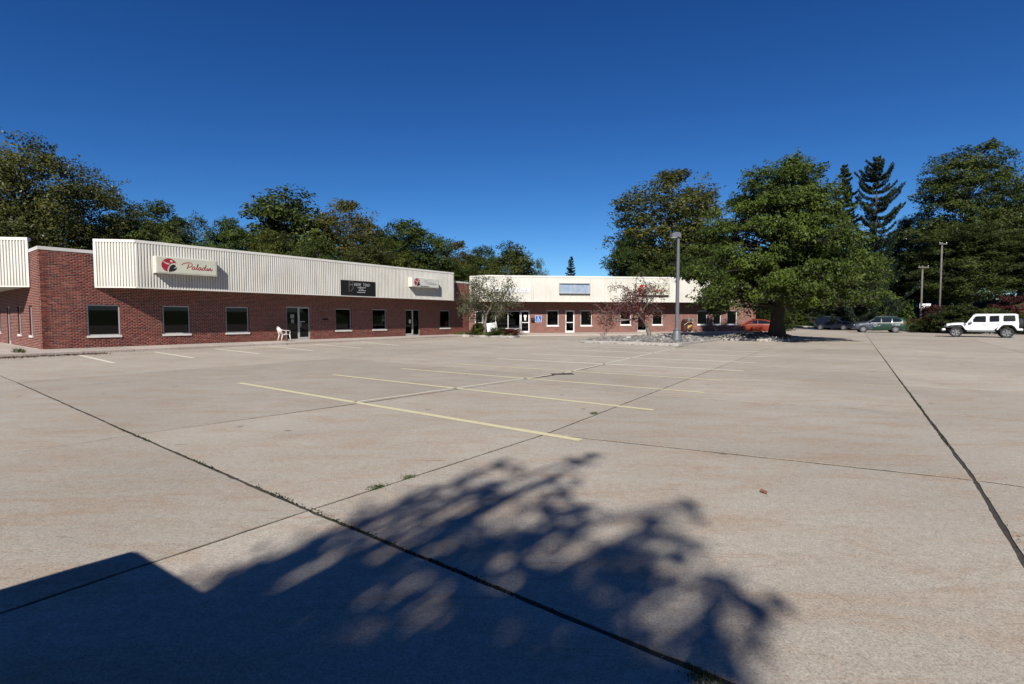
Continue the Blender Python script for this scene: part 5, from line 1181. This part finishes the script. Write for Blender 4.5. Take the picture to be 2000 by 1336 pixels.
# white boxy off-road car
def offroad(label, loc, head):
    WHT = carpaint('white_car_paint', (.74, .75, .78), .02); root = thing('offroad_car', label, 'car', loc, head); hw = .79
    tub = [(-2.12, .66), (-2.12, 1.16), (.78, 1.16), (.92, 1.13), (.95, .86), (.80, .58), (-.72, .58), (-.98, .86), (-1.20, 1.02), (-1.66, 1.02), (-1.86, .84), (-1.94, .66)]
    MB().prism(tub, -hw, hw).build('body', WHT, root, True, 30)
    MB().add([(.90, -.72, .78), (2.10, -.56, .78), (2.10, .56, .78), (.90, .72, .78), (.90, -.70, 1.17), (1.4, -.66, 1.16), (2.06, -.53, 1.07), (2.06, .53, 1.07), (1.4, .66, 1.16), (.90, .70, 1.17), (.90, 0, 1.19), (1.4, 0, 1.185), (2.06, 0, 1.09)],
             [(0, 1, 6, 5, 4), (3, 9, 8, 7, 2), (1, 2, 7, 12, 6), (4, 5, 11, 10), (5, 6, 12, 11), (10, 11, 8, 9), (11, 12, 7, 8), (0, 3, 2, 1)]).build('hood', WHT, root)
    g = MB().bbox(2.06, 2.13, -.57, .57, .66, 1.06, .02).build('grille', M['black'], root)
    for k in range(7): MB().bbox(2.125, 2.14, -.27 + k * .09 - .015, -.27 + k * .09 + .015, .72, 1.0, .004).build('grille_slot', M['grey'], g)
    for s in (1, -1): MB().lathe([(.0, .05), (.10, .04), (.115, 0)], 14, (2.12, .42 * s, .90), 'x').build('headlight', M['lamp'], root, True)
    # flares over the wheels
    def flare(cx, pts, mat, y0, y1, nm):
        for s in (1, -1): MB().prism([(cx + a, b) for a, b in pts], y0 * s, y1 * s).build(nm, mat, root, True, 30)
    fo = [(-.66, .60), (-.44, .98), (-.30, 1.06), (.36, 1.04), (.52, .94), (.52, .88), (.34, .96), (-.26, .99), (-.38, .92), (-.56, .60)]
    flare(1.48, fo, WHT, .60, .93, 'fender'); fo2 = [(-.60, .60), (-.40, .94), (-.26, .985), (.30, .955), (.50, .86), (.46, .82), (.28, .90), (-.24, .92), (-.34, .88), (-.52, .60)]; flare(1.48, fo2, M['black'], .58, .915, 'fender_liner')
    ro = [(-.62, .62), (-.44, .96), (-.26, 1.10), (.26, 1.10), (.46, .96), (.66, .60), (.56, .60), (.38, .90), (.22, 1.02), (-.22, 1.02), (-.36, .90), (-.52, .62)]
    flare(-1.48, [(-a, b) for a, b in ro], WHT, .785, .93, 'fender'); ri = [(-.50, .62), (-.34, .88), (-.2, 1.0), (.2, 1.0), (.36, .88), (.54, .6), (.46, .6), (.3, .84), (.16, .94), (-.16, .94), (-.28, .84), (-.42, .62)]; flare(-1.48, [(-a, b) for a, b in ri], M['black'], .60, .92, 'fender_liner')
    MB().box(-1.95, 2.0, -.55, .55, .48, .80).build('underbody', M['black'], root)
    MB().prism([(.86, 1.135), (.46, 1.80), (-2.00, 1.85), (-2.07, 1.80), (-2.125, 1.158), (.78, 1.158)], -.70, .70).build('hardtop', WHT, root, True, 30)
    MB().bbox(-1.98, .40, -.66, .66, 1.79, 1.875, .04).build('roof', WHT, root, True, 30)
    for s in (1, -1):
        y = .704 * s
        for w_ in ([(.60, 1.22), (.34, 1.68), (-.26, 1.71), (-.28, 1.22)], [(-.48, 1.24), (-.48, 1.71), (-1.02, 1.73), (-1.04, 1.26)], [(-1.26, 1.28), (-1.26, 1.73), (-1.90, 1.75), (-1.94, 1.30)]):
            P_ = [(q.x, q.y) for q in round_poly([Vector(q) for q in w_], .06, 3)]; MB().prism(P_, y, y + .012 * s).build('side_window', M['cglass'], root)
        for xs_ in (.62, -.38, -1.12): MB().box(xs_ - .006, xs_ + .006, (hw + .001) * s - .002, (hw + .001) * s + .002, .62, 1.15).build('door_seam', M['grey'], root)
        for xs_ in (-.22, -.98): MB().bbox(xs_ - .10, xs_ + .10, (hw + .02) * s - .018, (hw + .02) * s + .018, 1.02, 1.06, .008).build('door_handle', M['whitealu'], root)
        for xs_ in (.66, -.34):
            for zz in (.76, 1.05): MB().box(xs_ - .03, xs_ + .05, (hw + .006) * s - .006, (hw + .006) * s + .006, zz - .015, zz + .015).build('hinge', WHT, root)
        MB().bbox(.50, .66, s * .96 - .10, s * .96 + .10, 1.19, 1.37, .03).build('mirror', WHT, root, True, 30); MB().box(.55, .61, s * .84 - .06, s * .84 + .06, 1.13, 1.20).build('mirror_bracket', M['black'], root)
        MB().bbox(-.85, .85, s * .72 - .09, s * .72 + .09, .44, .56, .03).build('side_step', M['grey'], root, True, 30)
        MB().box(.90, 1.06, s * .80 - .004, s * .80 + .004, .98, 1.05).build('fender_vent', M['black'], root)
        MB().bbox(-2.16, -2.10, s * .62 - .09, s * .62 + .09, .95, 1.20, .02).build('taillight', M['red_lamp'], root)
        MB().lathe([(.075, .12), (.06, .125), (0, .125)], 12, (2.22, .58 * s, .62), 'x').build('fog_light', M['black'], root)
        MB().tube([(.9, .70 * s, 1.18), (1.0, .72 * s, 1.16)], .05, 6).build('hood_latch', M['black'], root)
    MB().add([(.90, -.66, 1.16), (.90, .66, 1.16), (.52, .60, 1.74), (.52, -.60, 1.74)], [(0, 1, 2, 3)]).build('windshield', M['cglass'], root)
    MB().bbox(2.12, 2.36, -.80, .80, .50, .70, .05).build('front_bumper', M['white'], root, True, 30); MB().bbox(2.16, 2.38, -.42, .42, .44, .64, .04).build('bumper_insert', M['grey'], root, True, 30)
    MB().bbox(-2.36, -2.10, -.82, .82, .55, .74, .05).build('rear_bumper', WHT, root, True, 30)
    sp_ = thing_part('spare_wheel', root, (-2.30, 0, 1.12)); MB().lathe([(.0, -.13), (.30, -.13), (.39, -.09), (.40, 0), (.39, .09), (.2, .11)], 22, (0, 0, 0), 'x').build('tyre', M['rubber'], sp_, True, 40)
    for x in (1.48, -1.48):
        for s in (1, -1): wheel(root, x, .90 * s, .405, .26, 6)
    return root
p = at_c(1914, 40.3); offroad('white four-door off-road car with a spare wheel, parked at the right', p, R(141))

# ------------------------------------------------------------------ behind the camera: the van and the tree whose shadows fall into the picture
VAN = [(-2.60, .50, 1.05, 1.80, .86, .90, .70), (-2.52, .36, 1.05, 1.93, .95, .95, .82), (-1.5, .30, 1.06, 1.98, .98, .97, .85), (.55, .30, 1.06, 1.97, .98, .97, .83), (1.05, .30, 1.04, 1.74, .98, .96, .80), (1.75, .30, 1.00, 1.16, .97, .93, .80), (2.30, .36, .90, 1.00, .90, .85, .65), (2.50, .45, .74, .80, .74, .70, .50)]
c = Car('dark van parked behind the viewpoint, its shadow at the lower left', (-1.375, -1.176, 0), R(-38), VAN, carpaint('van_paint', (.05, .055, .06)), 3.1, .35, .24, 'van', 'parked_van'); c.body()
c.side_panel('side_window', [(1.35, 1.12), (.92, 1.66), (.30, 1.74), (.30, 1.11)], M['cglass']); c.side_panel('side_window', [(.18, 1.11), (.18, 1.74), (-1.0, 1.75), (-1.0, 1.11)], M['cglass']); c.side_panel('side_window', [(-1.12, 1.11), (-1.12, 1.75), (-2.2, 1.72), (-2.2, 1.12)], M['cglass'])
c.screen('windshield', 1.68, 1.08, .78, .72, M['cglass']); c.wheels(1.62, -1.5, spokes=8); c.mirrors(1.25, 1.10); c.blob('headlight', 2.28, .62, .80, .10, .15, .08, M['lamp']); c.blob('taillight', -2.54, .78, 1.2, .04, .08, .22, M['red_lamp'])
blobs = [(1000, 905, .16), (1060, 935, .2), (965, 945, .2), (885, 950, .2), (1120, 900, .09), (1150, 888, .06), (930, 985, .22), (1020, 985, .25), (1100, 985, .2), (820, 965, .14), (785, 1012, .18), (860, 1020, .22), (950, 1040, .24), (1040, 1040, .25), (1125, 1040, .22),
         (700, 1022, .14), (620, 1055, .13), (560, 1092, .14), (500, 1115, .15), (640, 1110, .2), (720, 1085, .2), (800, 1080, .22), (900, 1095, .24), (985, 1110, .22), (1190, 1060, .13), (1240, 1042, .12), (1290, 1022, .1), (1330, 1000, .09), (1352, 985, .05), (1335, 1062, .12), (1270, 1085, .14), (1215, 1125, .2),
         (1335, 1130, .1), (1400, 1130, .09), (1445, 1165, .09), (1485, 1205, .08), (1385, 1190, .1), (1300, 1175, .13), (1240, 1205, .2), (430, 1130, .1), (560, 1150, .18), (640, 1180, .2), (860, 1160, .2), (940, 1180, .2), (1020, 1190, .2), (1150, 1190, .18), (1180, 1260, .2), (1100, 1250, .18), (1000, 1270, .22), (920, 1290, .2), (700, 1240, .2), (600, 1230, .2), (740, 1320, .2), (1060, 1320, .2), (1200, 1330, .2), (1300, 1290, .16), (1370, 1280, .12), (1395, 1330, .14), (1280, 1240, .12), (1460, 1240, .06), (1090, 1170, .16), (980, 1230, .2), (860, 1220, .16), (820, 1200, .12), (760, 1140, .16), (660, 1300, .2), (880, 1330, .2), (1130, 1300, .18), (1250, 1280, .16), (1330, 1230, .1), (1060, 1090, .14)]
r = np.random.default_rng(77); Lh = np.array(LIGHT[:]) / -LIGHT.z; BC = []; BR = []
for px, py, rad in blobs:
    g0 = np.array(gp(px, py)[:]); z0 = 9.2 + (g0[1] - 2) * .85 + r.normal(0, .6); deep = py > 1150 and px < 1200
    for q in range(5):
        g = g0 + np.append(r.normal(0, rad * (1.0 if q else .3), 2), 0); z = z0 + r.normal(0, .3); BC.append(g - Lh * z); BR.append(rad * (r.uniform(.55, .75) if deep else r.uniform(.25, .52)))
for k in range(60):
    g = np.array([r.uniform(-3.4, .9), r.uniform(-5.5, 1.6), 0]); z = r.uniform(5.5, 9.5); BC.append(g - Lh * z); BR.append(r.uniform(.2, .4))
BC = np.array(BC); BR = np.array(BR); tb = np.array([-4.6, -11.6, 0.0])
sh = thing('street_tree', 'leafy tree behind the viewpoint, its dappled shadow across the lower foreground', 'tree', tuple(tb)); wd = MB()
wd.tube([(0, 0, -.2), (.05, .1, 2.2), (.15, .3, 4.5), (.3, .8, 7.8), (.35, 1.2, 11.0)], [.30, .23, .18, .11, .03], 9)
for cpt in BC - tb:
    z0 = np.clip(cpt[2] - 1.2 - r.uniform(0, 1.6), 2.8, 10.4); p0 = np.array([np.interp(z0, [0, 4.5, 11.0], [0, .15, .35]), np.interp(z0, [0, 4.5, 11.0], [0, .3, 1.2]), z0])
    wd.tube([tuple(p0), tuple(p0 * .5 + cpt * .5 + [0, 0, .15]), tuple(cpt)], [.035, .022, .008], 5, False)
wd.build('trunk', M['bark'], sh, True)
kk = (r.uniform(.8, 1.2, len(BR)) * np.where(BR > .1, 430, 330) * BR ** 1.45).astype(int) + 6; ix = np.repeat(np.arange(len(BR)), kk); n = len(ix)
off = r.normal(size=(n, 3)) * (BR[ix] * .95)[:, None]; pos = BC[ix] + off - tb; nrm = unit(r.normal(size=(n, 3)) + [0, 0, .8])
gaps = [(820, 1268, .24), (735, 1172, .13), (1085, 1100, .12), (1135, 1085, .10), (1170, 1165, .09), (1140, 1135, .11), (1325, 1275, .15), (1350, 1330, .13), (1290, 1212, .06), (1005, 1165, .045), (760, 1022, .05), (960, 1008, .06), (1022, 945, .05), (880, 1120, .05), (640, 1085, .05), (1240, 1150, .05), (560, 1120, .05), (1180, 1010, .06), (1420, 1220, .07), (930, 1075, .04), (1080, 1215, .045)]
fall = pos + tb; fall = fall + Lh * fall[:, 2:3]; keep = np.ones(n, bool)                  # open spots in the crown
for gx0, gy0, gr in gaps: g = gp(gx0, gy0); keep &= np.hypot(fall[:, 0] - g.x, fall[:, 1] - g.y) > gr * .8 * (1 + .35 * np.sin(5 * np.arctan2(fall[:, 1] - g.y, fall[:, 0] - g.x) + gx0))
ng = r.uniform(size=(90, 90)); fi = np.clip(((fall[:, :2] + [4, 0]) / .085), 0, 87); ii_ = fi.astype(int); ff = fi - ii_                 # fine irregular openings between the sprays
nz = (ng[ii_[:, 0], ii_[:, 1]] * (1 - ff[:, 0]) + ng[ii_[:, 0] + 1, ii_[:, 1]] * ff[:, 0]) * (1 - ff[:, 1]) + (ng[ii_[:, 0], ii_[:, 1] + 1] * (1 - ff[:, 0]) + ng[ii_[:, 0] + 1, ii_[:, 1] + 1] * ff[:, 0]) * ff[:, 1]
keep &= ~((nz < .43) & (fall[:, 1] > 2.2)); pos, nrm = pos[keep], nrm[keep]; n = len(pos)
V, F = leaf_arrays(pos, nrm, r.uniform(.03, .08, n), r); fast_mesh('crown', V, F, M['leaf'], sh, np.repeat(np.clip(r.normal(.5, .2, n), 0, 1), 2))

# ------------------------------------------------------------------ weeds, moss, litter, grass
def blades(pos, h, r, lean=.5, w=.12):
    n = len(pos); d = r.normal(0, lean, (n, 3)); d[:, 2] = 1; d = unit(d) * h[:, None]; s = unit(np.cross(d, r.normal(size=(n, 3)))) * (h * w)[:, None]
    V = np.stack([pos - s, pos + s, pos + d * .6 + s * .6 + np.array([0, 0, 0]), pos + d], 1).reshape(-1, 3); i = np.arange(n)[:, None] * 4
    return V, np.concatenate([i + [[0, 1, 2]], i + [[0, 2, 3]]], 1).reshape(-1, 3)
def tuft(label, px, py, n, h, spread, dirv, seed, mat='grass', name='weed_tuft', z=-.01):
    r = np.random.default_rng(seed); g = gp(px, py); t = r.normal(0, spread, n); w = r.normal(0, .03, n)
    pos = np.stack([t * dirv.x + w * -dirv.y, t * dirv.y + w * dirv.x, np.full(n, z)], 1); V, F = blades(pos, h * r.uniform(.4, 1.2, n), r)
    o = fast_mesh(name, V, F, M[mat], None, np.repeat(np.clip(r.normal(.5, .25, n), 0, 1), 2)); o.location = (g.x, g.y, 0); o['label'] = label; o['category'] = 'weed'; return o
tuft('green weed tuft in the joint at the edge of the tree shadow', 738, 951, 420, .03, .045, U, 1); tuft('yellowish weed tuft in the joint, just beyond the first one', 797, 932, 360, .028, .04, U, 2)
tuft('tiny weed tuft in the joint by the yellow line end', 1160, 808, 300, .035, .04, U, 3); tuft('weed clump in the shaded joint at the bottom edge', 1372, 1326, 500, .03, .035, NV, 4)
tuft('leggy weed growing from the walk edge at the left', 37, 694, 260, .32, .22, NV, 5, 'leaf_grey'); tuft('low weed at the foot of the walk near the middle door', 742, 664, 120, .12, .10, U, 6); tuft('second low weed at the walk foot right of the first', 758, 662.5, 120, .10, .10, U, 7)
r = np.random.default_rng(8); P_ = []
for f_, a0, a1, along, n in ((jD, -1, 30, 'a', 2600), (None, -9, 6, 'b', 3400)):
    t = r.uniform(a0, a1, n)
    if along == 'a': dens = (np.sin(t * 1.7) + np.sin(t * .6 + 1) + r.normal(0, .6, n)) > -.2; t = t[dens]; q = np.array([AB(v, f_(v) + r.normal(0, .010))[:] for v in t])
    else: dens = (np.sin(t * 1.3) + np.sin(t * 3.1 + 1) + r.normal(0, .6, n)) > .0; t = t[dens]; q = np.array([AB(2.18 + r.normal(0, .012), v)[:] for v in t])
    P_.append(q)
P_ = np.concatenate(P_); P_[:, 2] = -.006; V, F = blades(P_, r.uniform(.008, .026, len(P_)), r, 1.0, .35); o = fast_mesh('joint_moss', V, F, M['grass'], None, np.repeat(np.clip(r.normal(.15, .2, len(P_)), 0, 1), 2), kind='stuff'); o.color = (.75, .62, .5, 1); o['label'] = 'dull moss and small weeds filling the wide joints'
# leaf litter at the foot of the left walk, darkened for branch shade
n = 1500; e = np.array([wp(-4.5 + 6 * v, 2.9 + abs(w_) * .45 + .03)[:] for v, w_ in zip(r.uniform(0, 1, n) ** 1.3, r.normal(0, 1, n))]); e[:, 2] = r.uniform(.004, .03, n); V, F = leaf_arrays(e, unit(r.normal(0, .5, (n, 3)) + [0, 0, 1]), r.uniform(.02, .05, n), r)
o = fast_mesh('leaf_litter', V, F, M['dead'], None, np.repeat(r.uniform(0, 1, n), 2), kind='stuff'); o['label'] = 'dry brown leaves drifted against the left walk, darkened in place of a branch shadow'; o.color = (.4, .4, .4, 1)
n = 260; e = np.stack([r.normal(21.8, 1.6, n), r.normal(40.2, .8, n), np.full(n, .012)], 1); V, F = leaf_arrays(e, unit(r.normal(0, .4, (n, 3)) + [0, 0, 1]), r.uniform(.03, .06, n), r); o = fast_mesh('leaf_litter', V, F, M['dead'], None, np.repeat(r.uniform(0, 1, n), 2), kind='stuff'); o['label'] = 'scattered dry leaves on the concrete beside the oak island'
# grass on the verge and planting bed cover
n = 60000; gx_, gy_ = r.uniform(36, 66, n), r.uniform(42, 72, n); ok = ~inside(gx_, gy_, LOT) & (seg_dist(gx_, gy_, EDGE) > .25); gx_, gy_ = gx_[ok], gy_[ok]
pos = np.stack([gx_, gy_, terrain_z(gx_, gy_) - .01], 1); V, F = blades(pos, r.uniform(.06, .20, len(pos)), r, .5, .10); o = fast_mesh('grass', V, F, M['grass'], None, np.repeat(np.clip(r.normal(.55, .2, len(pos)), 0, 1), 2), kind='stuff'); o['label'] = 'rough grass on the rise beyond the kerb'
n = 9000; ii = np.array(isl3); gx_, gy_ = r.uniform(ii[:, 0].min(), ii[:, 0].max(), n), r.uniform(ii[:, 1].min(), ii[:, 1].max(), n); dd = seg_dist(gx_, gy_, isl3, True); ok = inside(gx_, gy_, isl3) & (dd > .25) & (np.sin(gx_ * 2.1) + np.sin(gy_ * 2.7) + r.normal(0, .6, n) > -.3); gx_, gy_ = gx_[ok], gy_[ok]
pos = np.stack([gx_, gy_, np.full(len(gx_), .16)], 1); hh = r.uniform(.08, .34, len(pos)); V, F = blades(pos, hh, r, .6, .10); o = fast_mesh('ground_cover', V, F, M['grass'], None, np.repeat(np.clip(r.normal(.6, .25, len(pos)), 0, 1), 2), kind='stuff'); o['label'] = 'weedy grass covering the planting bed'; o.color = (1.5, 1.35, 1.0, 1)
plant('bush', 'small yellow-green shrub at the foot of the pale crab apple', 'shrub', -2.75, 41.3, .15, 1.0, 1.3, .3, (1.2, 1.2, .7), None, 'shrub'); plant('bush', 'low green shrub under the tilted yard sign', 'shrub', -1.1, 40.6, .15, .62, 1.9, 1.3, (.9, 1.0, .8), None, 'shrub'); plant('bush', 'dull reddish shrub at the right end of the planting bed', 'shrub', -.1, 40.0, .15, .55, 1.3, 2.3, (1, 1, 1), None, 'shrub', 'leaf_red')
SKY_BLOCK = 'unseen trees added behind the viewpoint to block sky light'  # unseen trees, added to block sky light and deepen the foreground shadows
for X_, Y_, h_, w_, rt, lb in ((-17, -15, 12.5, 11, .3, 'unseen tree added to block sky light, beyond the van'), (-6, -21, 15, 12, 1.4, 'tall unseen tree added to block sky light, behind the leafy street tree'), (8, -19, 13.5, 12, 2.5, 'unseen tree added to block sky light, behind the viewpoint to its right'), (20, -22, 15, 13, 3.6, 'rightmost unseen tree added to block sky light behind the viewpoint'), (-30, -18, 14, 12, 4.7, 'leftmost unseen tree added to block sky light behind the viewpoint')):
    plant('round', lb, 'tree', X_, Y_, -.05, h_, w_, rt, (.8, .9, .7), SKY_BLOCK)
